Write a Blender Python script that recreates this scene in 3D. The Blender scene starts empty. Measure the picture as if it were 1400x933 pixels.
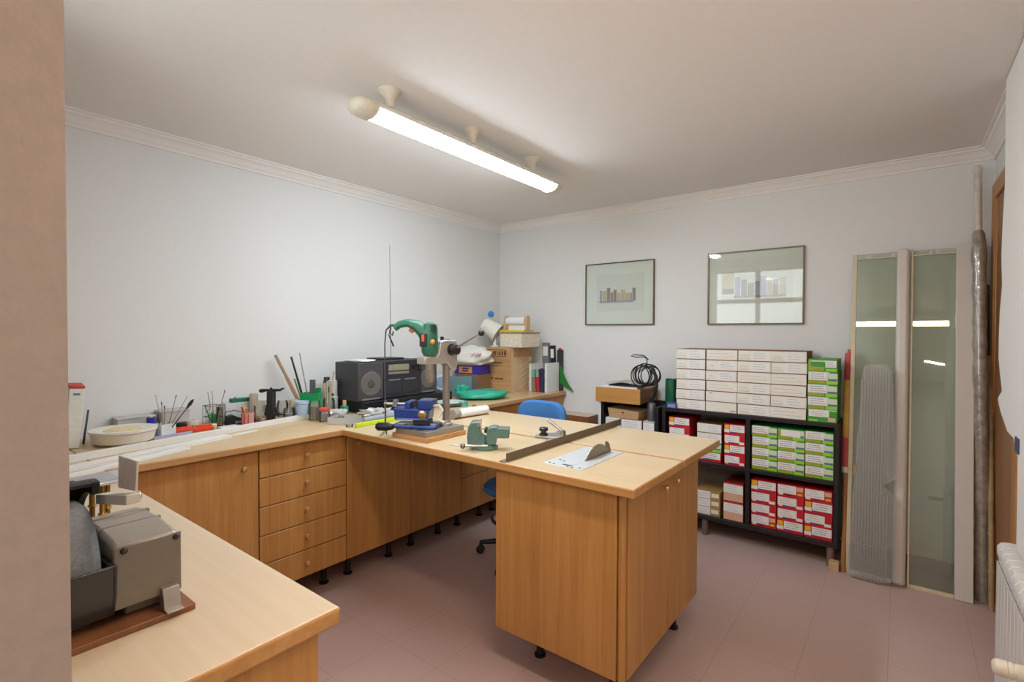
import bpy, math, random
from mathutils import Matrix, Vector, Euler
random.seed(7)
PI = math.pi
S = bpy.context.scene
COL = S.collection

# ------------------------------------------------------------------ camera, sky, light, exposure
cam_d = bpy.data.cameras.new('camera'); cam = bpy.data.objects.new('camera', cam_d); COL.objects.link(cam)
cam_d.sensor_width = 36.0; cam_d.lens = 36.0 * 687.3 / 1400.0; cam_d.clip_start = 0.02
yaw, pitch, roll = math.radians(37.7), math.radians(0.98), math.radians(0.2)
cam.matrix_world = (Matrix.Translation((0, 0, 1.435)) @ Matrix.Rotation(yaw, 4, 'Z')
                    @ Matrix.Rotation(PI / 2 - pitch, 4, 'X') @ Matrix.Rotation(roll, 4, 'Z'))
S.camera = cam
S.view_settings.view_transform = 'Standard'; S.view_settings.look = 'None'
S.view_settings.gamma = 1.0; S.view_settings.exposure = 1.86
S.view_settings.use_curve_mapping = False
W = bpy.data.worlds.new('world'); S.world = W; W.use_nodes = True
W.node_tree.nodes['Background'].inputs[0].default_value = (1.0, 0.93, 0.86, 1)
W.node_tree.nodes['Background'].inputs[1].default_value = 0.45
TUBE_POWER = 15.0; TUBE2_POWER = 9.5           # emission of the fluorescent diffuser
def area(name, loc, target, sx, sy, power, color):
    d = bpy.data.lights.new(name, 'AREA'); d.shape = 'RECTANGLE'; d.size = sx; d.size_y = sy
    d.energy = power; d.color = color
    o = bpy.data.objects.new(name, d); COL.objects.link(o); o.location = loc
    o.rotation_euler = (Vector(target) - Vector(loc)).to_track_quat('-Z', 'Y').to_euler()
    return o
area('window_daylight', (-1.62, -0.16, 1.9), (-1.5, 3.0, 1.2), 1.25, 1.0, 8, (0.95, 0.98, 1.0))   # daylight in the window over the bench
area('landing_fill', (1.0, -1.3, 2.36), (0.6, -1.25, 0.0), 0.09, 1.5, 8, (1.0, 0.91, 0.80))      # added fill light behind the doorway, no lamp known there

# ------------------------------------------------------------------ materials
def rgb(h, g=1.0):
    h = h.lstrip('#'); o = []
    for i in (0, 2, 4):
        c = int(h[i:i+2], 16) / 255.0
        c = c / 12.92 if c <= 0.04045 else ((c + 0.055) / 1.055) ** 2.4
        o.append(c * g)
    return (*o, 1.0)
MATS = {}
def mat(name, h='#808080', rough=0.5, metal=0.0, var=0.06, scale=40, bump=0.0, emit=0, coat=0.0, spec=0.5):
    """plain material with a little procedural mottling"""
    if name in MATS: return MATS[name]
    m = bpy.data.materials.new(name); m.use_nodes = True; MATS[name] = m
    nt = m.node_tree; p = nt.nodes['Principled BSDF']; c = rgb(h)
    p.inputs['Roughness'].default_value = rough; p.inputs['Metallic'].default_value = metal
    p.inputs['Coat Weight'].default_value = coat; p.inputs['Specular IOR Level'].default_value = spec
    tc = nt.nodes.new('ShaderNodeTexCoord'); n = nt.nodes.new('ShaderNodeTexNoise')
    n.inputs['Scale'].default_value = scale; n.inputs['Detail'].default_value = 4
    nt.links.new(tc.outputs['Object'], n.inputs['Vector'])
    r = nt.nodes.new('ShaderNodeValToRGB')
    r.color_ramp.elements[0].position = 0.3; r.color_ramp.elements[1].position = 0.7
    r.color_ramp.elements[0].color = tuple(x * (1 - var) for x in c[:3]) + (1,)
    r.color_ramp.elements[1].color = tuple(min(1, x * (1 + var)) for x in c[:3]) + (1,)
    nt.links.new(n.outputs['Fac'], r.inputs['Fac']); nt.links.new(r.outputs['Color'], p.inputs['Base Color'])
    if bump:
        b = nt.nodes.new('ShaderNodeBump'); b.inputs['Strength'].default_value = bump; b.inputs['Distance'].default_value = 0.004
        nt.links.new(n.outputs['Fac'], b.inputs['Height']); nt.links.new(b.outputs['Normal'], p.inputs['Normal'])
    if emit:
        p.inputs['Emission Color'].default_value = c; p.inputs['Emission Strength'].default_value = emit
    return m
def wood(name, dark, light, grain='Z', scale=1.0, rough=0.45, contrast=1.0):
    """long grain: noise stretched along one axis"""
    if name in MATS: return MATS[name]
    m = bpy.data.materials.new(name); m.use_nodes = True; MATS[name] = m
    nt = m.node_tree; p = nt.nodes['Principled BSDF']; p.inputs['Roughness'].default_value = rough
    tc = nt.nodes.new('ShaderNodeTexCoord'); mp = nt.nodes.new('ShaderNodeMapping')
    sc = {'X': (1.6, 45, 45), 'Y': (45, 1.6, 45), 'Z': (45, 45, 1.6)}[grain]
    mp.inputs['Scale'].default_value = tuple(s * scale for s in sc)
    nt.links.new(tc.outputs['Object'], mp.inputs['Vector'])
    n = nt.nodes.new('ShaderNodeTexNoise'); n.inputs['Scale'].default_value = 1.0; n.inputs['Detail'].default_value = 6
    n.inputs['Roughness'].default_value = 0.65; n.inputs['Distortion'].default_value = 0.6
    nt.links.new(mp.outputs['Vector'], n.inputs['Vector'])
    n2 = nt.nodes.new('ShaderNodeTexNoise'); n2.inputs['Scale'].default_value = 0.16; n2.inputs['Detail'].default_value = 3
    nt.links.new(mp.outputs['Vector'], n2.inputs['Vector'])
    a = nt.nodes.new('ShaderNodeMath'); a.operation = 'MULTIPLY_ADD'; a.inputs[1].default_value = 0.6
    b = nt.nodes.new('ShaderNodeMath'); b.operation = 'MULTIPLY'; b.inputs[1].default_value = 0.4
    nt.links.new(n2.outputs['Fac'], b.inputs[0]); nt.links.new(n.outputs['Fac'], a.inputs[0]); nt.links.new(b.outputs[0], a.inputs[2])
    r = nt.nodes.new('ShaderNodeValToRGB'); k = 0.16 / contrast
    r.color_ramp.elements[0].position = 0.5 - k; r.color_ramp.elements[1].position = 0.5 + k
    r.color_ramp.elements[0].color = rgb(dark); r.color_ramp.elements[1].color = rgb(light)
    nt.links.new(a.outputs[0], r.inputs['Fac']); nt.links.new(r.outputs['Color'], p.inputs['Base Color'])
    return m
def glass(name, tint, refl=0.12, rough=0.02, haze=0.0):
    """thin pane: tinted see-through plus a fresnel reflection, some milky scatter for textured panes"""
    if name in MATS: return MATS[name]
    m = bpy.data.materials.new(name); m.use_nodes = True; MATS[name] = m
    nt = m.node_tree; nt.nodes.clear()
    out = nt.nodes.new('ShaderNodeOutputMaterial'); t = nt.nodes.new('ShaderNodeBsdfTransparent'); t.inputs[0].default_value = rgb(tint)
    g = nt.nodes.new('ShaderNodeBsdfGlossy'); g.inputs['Roughness'].default_value = rough
    lw = nt.nodes.new('ShaderNodeFresnel'); lw.inputs[0].default_value = 1.5
    ad = nt.nodes.new('ShaderNodeMath'); ad.operation = 'ADD'; ad.inputs[1].default_value = refl
    nt.links.new(lw.outputs[0], ad.inputs[0])
    base = t
    if haze:
        d = nt.nodes.new('ShaderNodeBsdfTranslucent'); d.inputs[0].default_value = rgb('#efedea')
        d2 = nt.nodes.new('ShaderNodeBsdfDiffuse'); d2.inputs[0].default_value = rgb('#ece9e5')
        m1 = nt.nodes.new('ShaderNodeMixShader'); m1.inputs[0].default_value = 0.5
        nt.links.new(d.outputs[0], m1.inputs[1]); nt.links.new(d2.outputs[0], m1.inputs[2]); m1.inputs[0].default_value = 0.75
        m2 = nt.nodes.new('ShaderNodeMixShader'); m2.inputs[0].default_value = haze
        nt.links.new(t.outputs[0], m2.inputs[1]); nt.links.new(m1.outputs[0], m2.inputs[2]); base = m2
    mx = nt.nodes.new('ShaderNodeMixShader'); nt.links.new(ad.outputs[0], mx.inputs[0])
    nt.links.new(base.outputs[0], mx.inputs[1]); nt.links.new(g.outputs[0], mx.inputs[2]); nt.links.new(mx.outputs[0], out.inputs[0])
    return m
def floor_mat():
    m = bpy.data.materials.new('floor_tile'); m.use_nodes = True; nt = m.node_tree; p = nt.nodes['Principled BSDF']
    tc = nt.nodes.new('ShaderNodeTexCoord'); br = nt.nodes.new('ShaderNodeTexBrick'); br.offset = 0.0
    br.inputs['Scale'].default_value = 1.0; br.inputs['Brick Width'].default_value = 0.305; br.inputs['Row Height'].default_value = 0.305
    br.inputs['Mortar Size'].default_value = 0.0014; br.inputs['Mortar Smooth'].default_value = 0.3
    br.inputs['Color1'].default_value = rgb('#c3a79f'); br.inputs['Color2'].default_value = rgb('#c1a59d'); br.inputs['Mortar'].default_value = rgb('#a98e86')
    mp = nt.nodes.new('ShaderNodeMapping'); mp.inputs['Location'].default_value = (0.025, 0.04, 0); nt.links.new(tc.outputs['Object'], mp.inputs['Vector']); nt.links.new(mp.outputs['Vector'], br.inputs['Vector'])
    n = nt.nodes.new('ShaderNodeTexNoise'); n.inputs['Scale'].default_value = 90; n.inputs['Detail'].default_value = 5
    nt.links.new(tc.outputs['Object'], n.inputs['Vector'])
    mx = nt.nodes.new('ShaderNodeMix'); mx.data_type = 'RGBA'; mx.blend_type = 'MULTIPLY'; mx.inputs['Factor'].default_value = 0.35
    r = nt.nodes.new('ShaderNodeValToRGB'); r.color_ramp.elements[0].position = 0.3; r.color_ramp.elements[1].position = 0.7
    r.color_ramp.elements[0].color = (0.82, 0.82, 0.82, 1)
    nt.links.new(n.outputs['Fac'], r.inputs['Fac'])
    nt.links.new(br.outputs['Color'], mx.inputs['A']); nt.links.new(r.outputs['Color'], mx.inputs['B'])
    nt.links.new(mx.outputs['Result'], p.inputs['Base Color']); p.inputs['Roughness'].default_value = 0.42
    return m
M_WALL = mat('wall_paint', '#e5e5e3', 0.85, var=0.012, scale=60, bump=0.05)
M_CEIL = mat('ceiling_paint', '#efeae6', 0.9, var=0.012, scale=30)
M_JAMB = mat('jamb_plaster', '#9e8e84', 0.9, var=0.04, scale=55, bump=0.35)
M_OAK = wood('oak_front', '#a77039', '#c79351', 'Z', 1.0, 0.42)
M_OAKX = wood('oak_edge', '#a9763f', '#c7955a', 'X', 1.0, 0.4)
M_OAKY = wood('oak_edge_long', '#b58550', '#cfa06a', 'Y', 1.0, 0.4)
M_LAM = wood('laminate_top', '#cbb698', '#d9c7ac', 'X', 0.8, 0.33, 0.7)
M_LAMP = wood('laminate_top_peninsula', '#c9ae86', '#d8c19c', 'X', 0.8, 0.33, 0.7)
M_LAMY = wood('laminate_top_long', '#caaa7c', '#d9bd92', 'Y', 0.8, 0.33, 0.7)
M_BRASS = mat('brass_knob', '#e0bd84', 0.28, 0.75)
M_BLACK = mat('black_plastic', '#17171a', 0.45)
M_BLACKWOOD = wood('black_stained_wood', '#161416', '#2a272a', 'X', 1.0, 0.38)
M_STEEL = mat('bright_steel', '#c9c8c4', 0.28, 1.0)
M_GREYMETAL = mat('cast_grey_metal', '#a8a29a', 0.45, 0.7)
M_DARKMETAL = mat('dark_metal', '#4b4744', 0.4, 0.8)
M_WHITE = mat('white_plastic', '#e9e7e1', 0.4)
M_CREAM = mat('cream_plastic', '#ddd5c3', 0.45)
M_CLEAR = glass('clear_glass', '#fafdfb', 0.0)

# ------------------------------------------------------------------ mesh collector
class MB:
    def __init__(s): s.v = []; s.f = []; s.m = []
    def add(s, vs, fs, mi=0, M=None):
        o = len(s.v)
        for v in vs:
            v = Vector(v); s.v.append(tuple(M @ v) if M else tuple(v))
        for f in fs: s.f.append(tuple(i + o for i in f)); s.m.append(mi)
        return s
    def box(s, x0, x1, y0, y1, z0, z1, mi=0, M=None, top=None):
        vs = [(x0,y0,z0),(x1,y0,z0),(x1,y1,z0),(x0,y1,z0),(x0,y0,z1),(x1,y0,z1),(x1,y1,z1),(x0,y1,z1)]
        fs = [(0,3,2,1),(4,5,6,7),(0,1,5,4),(1,2,6,5),(2,3,7,6),(3,0,4,7)]
        for i, f in enumerate(fs): s.add([], [], 0)
        o = len(s.v); s.add(vs, [], mi, M)
        for i, f in enumerate(fs):
            s.f.append(tuple(k + o for k in f)); s.m.append(top if (top is not None and i == 1) else mi)
        return s
    def cbox(s, c, d, mi=0, M=None):
        return s.box(c[0]-d[0]/2, c[0]+d[0]/2, c[1]-d[1]/2, c[1]+d[1]/2, c[2]-d[2]/2, c[2]+d[2]/2, mi, M)
    def bar(s, a, b, w, h, mi=0, twist=0):
        a, b = Vector(a), Vector(b); d = b - a
        q = d.to_track_quat('X', 'Z').to_matrix().to_4x4()
        Mx = Matrix.Translation(a) @ q @ Matrix.Rotation(twist, 4, 'X')
        return s.box(0, d.length, -w/2, w/2, -h/2, h/2, mi, Mx)
    def lathe(s, prof, n=24, mi=0, M=None, a0=0, a1=2*PI):
        full = abs(a1 - a0 - 2*PI) < 1e-6; k = n if full else n + 1
        vs = []; fs = []
        for r, z in prof:
            for i in range(k):
                a = a0 + (a1 - a0) * i / n; vs.append((r*math.cos(a), r*math.sin(a), z))
        for j in range(len(prof) - 1):
            for i in range(n):
                i2 = (i + 1) % k
                fs.append((j*k+i, j*k+i2, (j+1)*k+i2, (j+1)*k+i))
        if full:
            if prof[0][0] > 1e-6: fs.append(tuple(reversed(range(k))))
            if prof[-1][0] > 1e-6: fs.append(tuple((len(prof)-1)*k + i for i in range(k)))
        return s.add(vs, fs, mi, M)
    def cyl(s, a, b, r, r2=None, n=16, mi=0):
        a, b = Vector(a), Vector(b); d = b - a
        Mx = Matrix.Translation(a) @ d.to_track_quat('Z', 'X').to_matrix().to_4x4()
        return s.lathe([(r, 0), (r if r2 is None else r2, d.length)], n, mi, Mx)
    def axis(s, a, b, prof, n=20, mi=0):
        """profile of (radius, distance along a->b)"""
        a, b = Vector(a), Vector(b)
        Mx = Matrix.Translation(a) @ (b - a).to_track_quat('Z', 'X').to_matrix().to_4x4()
        return s.lathe(prof, n, mi, Mx)
    def tube(s, pts, r, n=8, mi=0, flat=1.0):
        pts = [Vector(p) for p in pts]; m = len(pts); rs = r if isinstance(r, (list, tuple)) else [r] * m
        up = None; vs = []; fs = []
        for i, p in enumerate(pts):
            t = (pts[min(i+1, m-1)] - pts[max(i-1, 0)]).normalized()
            if up is None: up = t.orthogonal().normalized()
            up = (up - t * up.dot(t)).normalized(); sd = t.cross(up)
            for k in range(n):
                a = 2*PI*k/n; vs.append(p + up*math.cos(a)*rs[i] + sd*math.sin(a)*rs[i]*flat)
        for i in range(m - 1):
            for k in range(n):
                k2 = (k+1) % n; fs.append((i*n+k, i*n+k2, (i+1)*n+k2, (i+1)*n+k))
        fs.append(tuple(reversed(range(n)))); fs.append(tuple((m-1)*n + k for k in range(n)))
        return s.add(vs, fs, mi)
    def prism(s, poly, z0, z1, mi=0, M=None):
        n = len(poly); vs = [(x, y, z0) for x, y in poly] + [(x, y, z1) for x, y in poly]
        fs = [tuple(reversed(range(n))), tuple(range(n, 2*n))] + [(i, (i+1) % n, n + (i+1) % n, n + i) for i in range(n)]
        return s.add(vs, fs, mi, M)
    def ball(s, c, r, mi=0, n=16, sq=(1, 1, 1)):
        prof = [(max(1e-5, math.sin(PI*j/10)) if 0 < j < 10 else 0, -math.cos(PI*j/10)) for j in range(11)]
        Mx = Matrix.Translation(c) @ Matrix.Diagonal((r*sq[0], r*sq[1], r*sq[2], 1))
        return s.lathe(prof, n, mi, Mx)
    def ring(s, c, R, r, n=32, k=8, mi=0, M=None, a0=0, a1=2*PI):
        """torus in the local XY plane"""
        pts = [(c[0]+R*math.cos(a0+(a1-a0)*i/n), c[1]+R*math.sin(a0+(a1-a0)*i/n), c[2]) for i in range(n+1)]
        if M: pts = [M @ Vector(p) for p in pts]
        return s.tube(pts, r, k, mi)
    def blob(s, c, d, seed, amp=0.12, nu=28, nv=16, power=0.6, mi=0):
        """soft crumpled bag: a superellipsoid with bumps"""
        rnd = random.Random(seed); ph = [(rnd.uniform(2, 7), rnd.uniform(2, 7), rnd.uniform(0, 6), rnd.uniform(0, 6)) for _ in range(7)]
        sg = lambda x, p: math.copysign(abs(x)**p, x); vs = []; fs = []
        for j in range(nv + 1):
            th = -PI/2 + PI*j/nv
            for i in range(nu):
                a = 2*PI*i/nu; k = 1 + amp*sum(math.sin(q[0]*a//1*0 + round(q[0])*a + q[2])*math.cos(q[1]*th + q[3]) for q in ph)/3
                vs.append((c[0]+d[0]/2*sg(math.cos(th), power)*sg(math.cos(a), power)*k,
                           c[1]+d[1]/2*sg(math.cos(th), power)*sg(math.sin(a), power)*k,
                           max(c[2]-d[2]/2, c[2]+d[2]/2*sg(math.sin(th), power)*(k if th > 0 else 1))))
        for j in range(nv):
            for i in range(nu):
                i2 = (i+1) % nu; fs.append((j*nu+i, j*nu+i2, (j+1)*nu+i2, (j+1)*nu+i))
        return s.add(vs, fs, mi)
    def build(s, name, mats, parent=None, bevel=0, loc=(0, 0, 0), rz=0, seg=2):
        me = bpy.data.meshes.new(name); me.from_pydata(s.v, [], s.f); me.validate()
        for m in (mats if isinstance(mats, (list, tuple)) else [mats]): me.materials.append(m)
        if len(me.polygons) == len(s.m): me.polygons.foreach_set('material_index', s.m)
        me.polygons.foreach_set('use_smooth', [True] * len(me.polygons)); me.update()
        me.set_sharp_from_angle(angle=math.radians(38))
        o = bpy.data.objects.new(name, me); COL.objects.link(o); o.location = loc; o.rotation_euler = (0, 0, rz)
        if parent: o.parent = parent
        if bevel:
            b = o.modifiers.new('bevel', 'BEVEL'); b.width = bevel; b.segments = seg; b.limit_method = 'ANGLE'; b.angle_limit = math.radians(40)
        return o
def tag(o, label, cat, group=None):
    o['label'] = label; o['category'] = cat
    if group: o['group'] = group
    return o
def thing(name, label, cat, loc=(0, 0, 0), rz=0, group=None):
    o = bpy.data.objects.new(name, None); COL.objects.link(o); o.location = loc; o.rotation_euler = (0, 0, rz)
    o.empty_display_size = 0.05
    return tag(o, label, cat, group)
def struct(o): o['kind'] = 'structure'; return o
def dup(o, loc, rz=None, label=None, parent=None):
    c = o.copy(); COL.objects.link(c)
    if parent is not None: c.parent = parent
    else:
        c.location = loc
        if rz is not None: c.rotation_euler = (0, 0, rz)
        if label: c['label'] = label
    for ch in list(o.children): dup(ch, None, None, None, c)
    return c
def arc(cx, cz, r, a0, a1, n): return [(cx + r*math.cos(a0+(a1-a0)*i/n), cz + r*math.sin(a0+(a1-a0)*i/n)) for i in range(n+1)]

# ------------------------------------------------------------------ room shell
XL, XR, YB, YF, H = -3.2, 0.415, 3.94, 0.13, 2.5
struct(MB().box(XL-0.2, XR+1.4, -2.75, YB+0.2, -0.1, 0).build('floor', floor_mat()))
struct(MB().box(XL-0.2, XR+1.4, -2.75, YB+0.2, H, H+0.1).build('ceiling', M_CEIL))
struct(MB().box(XL-0.15, XL, -0.12, YB+0.15, 0, H).build('wall_left', M_WALL))
struct(MB().box(XL, XR, YB, YB+0.15, 0, H).build('wall_back', M_WALL))
struct(MB().box(XR, XR+0.15, -0.12, YB+0.15, 0, H).build('wall_right', M_WALL))
wf = MB()        # front wall: window opening above the bench, doorway to its right
WX0, WX1, WZ0, WZ1 = -2.25, -1.0, 1.4, 2.38
wf.box(XL, WX0, -0.12, YF, 0, H).box(WX1, -0.68, -0.12, YF, 0, H).box(WX0, WX1, -0.12, YF, 0, WZ0).box(WX0, WX1, -0.12, YF, WZ1, H)
struct(wf.build('wall_front', M_JAMB))
win = bpy.data.objects.new('window_1', None); COL.objects.link(win); struct(win)
fr = MB()
for x in (WX0+0.03, (WX0+WX1)/2, WX1-0.03): fr.box(x-0.03, x+0.03, -0.05, 0.01, WZ0, WZ1)
for z in (WZ0+0.03, 1.9, WZ1-0.03): fr.box(WX0, WX1, -0.049, 0.009, z-0.03, z+0.03)
fr.build('window_frame', M_WHITE, win, 0.004)
MB().box(WX0+0.02, WX1-0.02, -0.022, -0.018, WZ0+0.02, WZ1-0.02).build('window_pane', glass('window_glass', '#f4f8f8', 0.03), win)

def cornice(name, p0, p1, inward):
    """moulding swept along a wall: stepped cove profile"""
    prof = [(0, -0.075), (0.010, -0.075), (0.012, -0.060), (0.020, -0.055), (0.026, -0.040), (0.040, -0.024), (0.052, -0.020), (0.055, -0.010), (0.070, -0.008), (0.070, 0), (0, 0)]
    a, b = Vector(p0), Vector(p1); inw = Vector(inward); vs = []
    for q in (a, b):
        for d, z in prof: vs.append(q + inw * d + Vector((0, 0, z)))
    n = len(prof); fs = [(i, (i+1) % n, n+(i+1) % n, n+i) for i in range(n)] + [tuple(range(n)), tuple(range(2*n-1, n-1, -1))]
    return struct(MB().add(vs, fs).build(name, M_CEIL))
struct(MB().box(-1.0, XR+1.4, -2.75, -2.6, 0, H).build('wall_hall_end', M_WALL))      # landing behind the doorway
struct(MB().box(-1.0, -0.86, -2.6, -0.12, 0, H).build('wall_hall_left', M_WALL))
struct(MB().box(XR+1.25, XR+1.4, -2.6, -0.12, 0, H).build('wall_hall_right', M_WALL))
struct(MB().box(XR+0.15, XR+1.4, -0.12, 0.0, 0, H).build('wall_hall_front', M_WALL))
cornice('trim_1', (XL, -0.12, H), (XL, YB, H), (1, 0, 0))
cornice('trim_2', (XL, YB, H), (XR, YB, H), (0, -1, 0))
cornice('trim_3', (XR, -0.12, H), (XR, YB, H), (-1, 0, 0))
M_SKIRT = mat('skirting_tile', '#8d7068', 0.5)
struct(MB().box(-2.0, XR, YB-0.012, YB, 0, 0.075).build('baseboard_back', M_SKIRT, None, 0.003))
# wooden door in the right wall
M_DOOR = wood('door_oak', '#8a5a30', '#a06c3c', 'Z', 0.8, 0.4)
M_ARCH = wood('architrave_oak', '#a9723f', '#bf8750', 'Z', 0.9, 0.4)
door = bpy.data.objects.new('door_1', None); COL.objects.link(door); struct(door)
a = MB()
a.box(XR-0.018, XR, 3.80, 3.905, 0, 2.18).box(XR-0.018, XR, 3.03, 3.12, 0, 2.18).box(XR-0.018, XR, 3.03, 3.905, 2.18, 2.27)
a.box(XR-0.012, XR, 3.775, 3.80, 0, 2.18).box(XR-0.012, XR, 3.12, 3.145, 0, 2.18)
a.build('door_frame', M_ARCH, door, 0.005)
MB().box(XR-0.006, XR+0.02, 3.145, 3.775, 0.005, 2.175).build('door_leaf', M_DOOR, door, 0.002)

# ------------------------------------------------------------------ worktops and cabinets
def worktop(name, label, x0, x1, y0, y1, edge, lam, z0=0.866, z1=0.9):
    o = MB().box(x0, x1, y0, y1, z0, z1, 0, None, 1).build(name, [edge, lam], None, 0.006, seg=3)
    return tag(o, label, 'worktop')
worktop('worktop', 'long beige worktop along the left wall under the radio and paint pots', XL+0.003, -2.41, 0.566, YB-0.004, M_OAKY, M_LAMY)
worktop('worktop', 'nearest beige bench top carrying the grinder, at bottom left', XL+0.003, -0.855, YF+0.003, 0.565, M_OAKX, M_LAM)
worktop('worktop', 'front half of the split peninsula top, with saw blade and bench vise', -2.409, -0.71, 1.6, 2.094, M_OAKX, M_LAMP)
worktop('worktop', 'rear half of the split peninsula top, in front of the blue chair', -2.409, -0.71, 2.108, 2.63, M_OAKX, M_LAMP)

def knob_mb(p, d=(1, 0, 0)):
    p, d = Vector(p), Vector(d)
    return MB().axis(p, p + d, [(0.006, 0), (0.005, 0.012), (0.011, 0.015), (0.013, 0.021), (0.010, 0.027), (0.0, 0.029)], 14)
def feet(parent, pts, h):
    for x, y in pts:
        MB().lathe([(0.026, 0), (0.026, 0.008), (0.016, 0.012), (0.016, h-0.02), (0.024, h-0.015), (0.024, h)], 14, 0, Matrix.Translation((x, y, 0))).build('foot', M_BLACK, parent)
ZB = 0.155      # underside of the wall cabinets
def wall_cabinet(name, label, y0, y1, fronts, feet_pts, cat='cabinet'):
    """carcass against the left wall; fronts = list of (kind, z0, z1, knob_y, knob_z)"""
    t = thing(name, label, cat, (-2.44, (y0+y1)/2, 0))
    ox, oy = -2.44, (y0+y1)/2
    MB().box(XL+0.01-ox, -0.019, y0+0.001-oy, y1-0.001-oy, ZB, 0.864).build('carcass', M_OAK, t)
    for kind, z0, z1, ky, kz in fronts:
        f = MB().box(-0.018, 0, y0+0.0028-oy, y1-0.0028-oy, z0+0.002, z1-0.002).build(kind, M_OAK, t, 0.003)
        if ky is not None: knob_mb((0, ky-oy, kz)).build('knob', M_BRASS, f)
    feet(t, [(x-ox, y-oy) for x, y in feet_pts], ZB)
    return t
wall_cabinet('cupboard', 'oak door cupboard left of the five drawers, half hidden by the near bench', 0.57, 1.165, [('door', ZB, 0.862, 1.09, 0.79)], [(-2.6, 0.7), (-2.6, 1.1)])
dz = [ZB + (0.862-ZB)*k/5 for k in range(6)]
wall_cabinet('chest_of_drawers', 'oak unit of five drawers with brass knobs in the corner of the worktops', 1.165, 1.65, [('drawer', dz[k], dz[k+1], 1.407, (dz[k]+dz[k+1])/2+0.005) for k in range(5)], [(-2.59, 1.60), (-2.59, 1.24)])
wall_cabinet('cupboard', 'oak door cupboard right beside the five drawers, shaded by the peninsula top', 1.65, 2.115, [('door', ZB, 0.862, 1.725, 0.805)], [(-2.58, 1.75), (-2.58, 2.05)])
wall_cabinet('cupboard', 'oak door cupboard under the worktop, second to the right of the five drawers', 2.115, 2.575, [('door', ZB, 0.862, None, 0)], [(-2.60, 2.25), (-2.60, 2.5)])
wall_cabinet('chest_of_drawers', 'shaded oak drawer unit under the worktop seen beside the chair base', 2.575, 3.02, [('drawer', dz[0]+0.0, 0.40, 2.80, 0.29), ('drawer', 0.40, 0.63, 2.80, 0.52), ('drawer', 0.63, 0.862, 2.80, 0.75)], [(-2.6, 2.7), (-2.6, 2.95)])
wall_cabinet('cupboard', 'oak cupboard at the far end of the left worktop, behind the blue chair', 3.02, 3.935, [('door', ZB, 0.862, None, 0)], [(-2.6, 3.1), (-2.6, 3.85)])
# near bench cabinet
t = thing('cupboard', 'oak cupboard under the near bench, its end panel showing at the lower left', 'cabinet', (-1.0, 0.33, 0))
MB().box(-1.42, 0.097, -0.18, 0.185, ZB, 0.864).build('carcass', M_OAK, t)
MB().box(0.098, 0.115, -0.185, 0.205, ZB-0.01, 0.864).build('end_panel', M_OAK, t, 0.002)
MB().box(-1.42, 0.096, 0.187, 0.205, ZB, 0.862).build('door', M_OAK, t, 0.003)
feet(t, [(0.05, 0.12), (0.05, -0.12), (-1.2, 0.12)], ZB)
# peninsula cabinet
PZ = 0.165
t = thing('cupboard', 'freestanding oak cupboard carrying the outer end of the peninsula', 'cabinet', (-1.07, 2.07, 0))
px, py = -1.07, 2.07
MB().box(-1.365-px, -0.791-px, 1.68-py, 2.47-py, PZ, 0.864).build('carcass', M_OAK, t)
MB().box(-1.367-px, -0.803-px, 1.66-py, 1.679-py, PZ, 0.864).build('side_panel', M_OAK, t, 0.002)
MB().lathe([(0.0145, PZ), (0.0145, 0.864)], 16, 0, Matrix.Translation((-0.787-px, 1.6755-py, 0))).build('corner_strip', M_OAK, t)
for y0, y1, ky in ((1.694, 2.083, 2.018), (2.087, 2.478, 2.152)):
    d = MB().box(-0.789-px, -0.770-px, y0-py, y1-py, PZ, 0.862).build('door', M_OAK, t, 0.003)
    knob_mb((-0.770-px, ky-py, 0.797)).build('knob', M_BRASS, d)
feet(t, [(-1.25-px, 1.83-py), (-0.86-px, 1.76-py), (-1.25-px, 2.4-py), (-0.86-px, 2.4-py)], PZ)

# ------------------------------------------------------------------ ceiling lamp
t = thing('ceiling_lamp', 'long white fluorescent lamp on three stems under the ceiling', 'lamp', (-1.83, 2.0, 2.5))
M_LENS = mat('lit_diffuser', '#e4f2ff', 0.5, var=0.0, emit=TUBE_POWER)
LZ = -0.105; LY = 0.06; LL = 0.70
def half(r0, r1, a0, a1, n=14): return [(r0*math.cos(a0+(a1-a0)*i/n), r1*math.sin(a0+(a1-a0)*i/n)) for i in range(n+1)]
Mx = Matrix.Translation((0, LY, LZ)) @ Matrix.Rotation(PI/2, 4, 'X')      # profile XZ, extruded along -Y
MB().prism(half(0.066, 0.040, -0.10, PI+0.10, 18), -LL, LL, 0, Mx).build('housing', M_WHITE, t)
MB().prism(half(0.063, 0.034, PI, 2*PI, 18), -LL+0.001, LL-0.001, 0, Mx).build('diffuser', M_LENS, t)
for sgn in (-1, 1):
    prof = [(1.0, 0), (1.0, 0.04), (0.93, 0.062), (0.74, 0.082), (0.42, 0.094), (0, 0.098)]
    cp = MB().lathe([(0.067*r, z) for r, z in prof], 24, 0, Matrix.Translation((0, LY+(LL+0.001)*sgn, LZ)) @ Matrix.Diagonal((1, 1, 0.60, 1)) @ Matrix.Rotation(-sgn*PI/2, 4, 'X'))
    cp.build('end_cap', M_CREAM, t)
for y in (-0.56, -0.02, 0.52):
    MB().lathe([(0.020, -0.075), (0.020, -0.055), (0.026, -0.035), (0.040, -0.012), (0.052, -0.004), (0.052, 0)], 20, 0, Matrix.Translation((0.03, y, 0))).build('ceiling_stem', M_CREAM, t)

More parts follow.
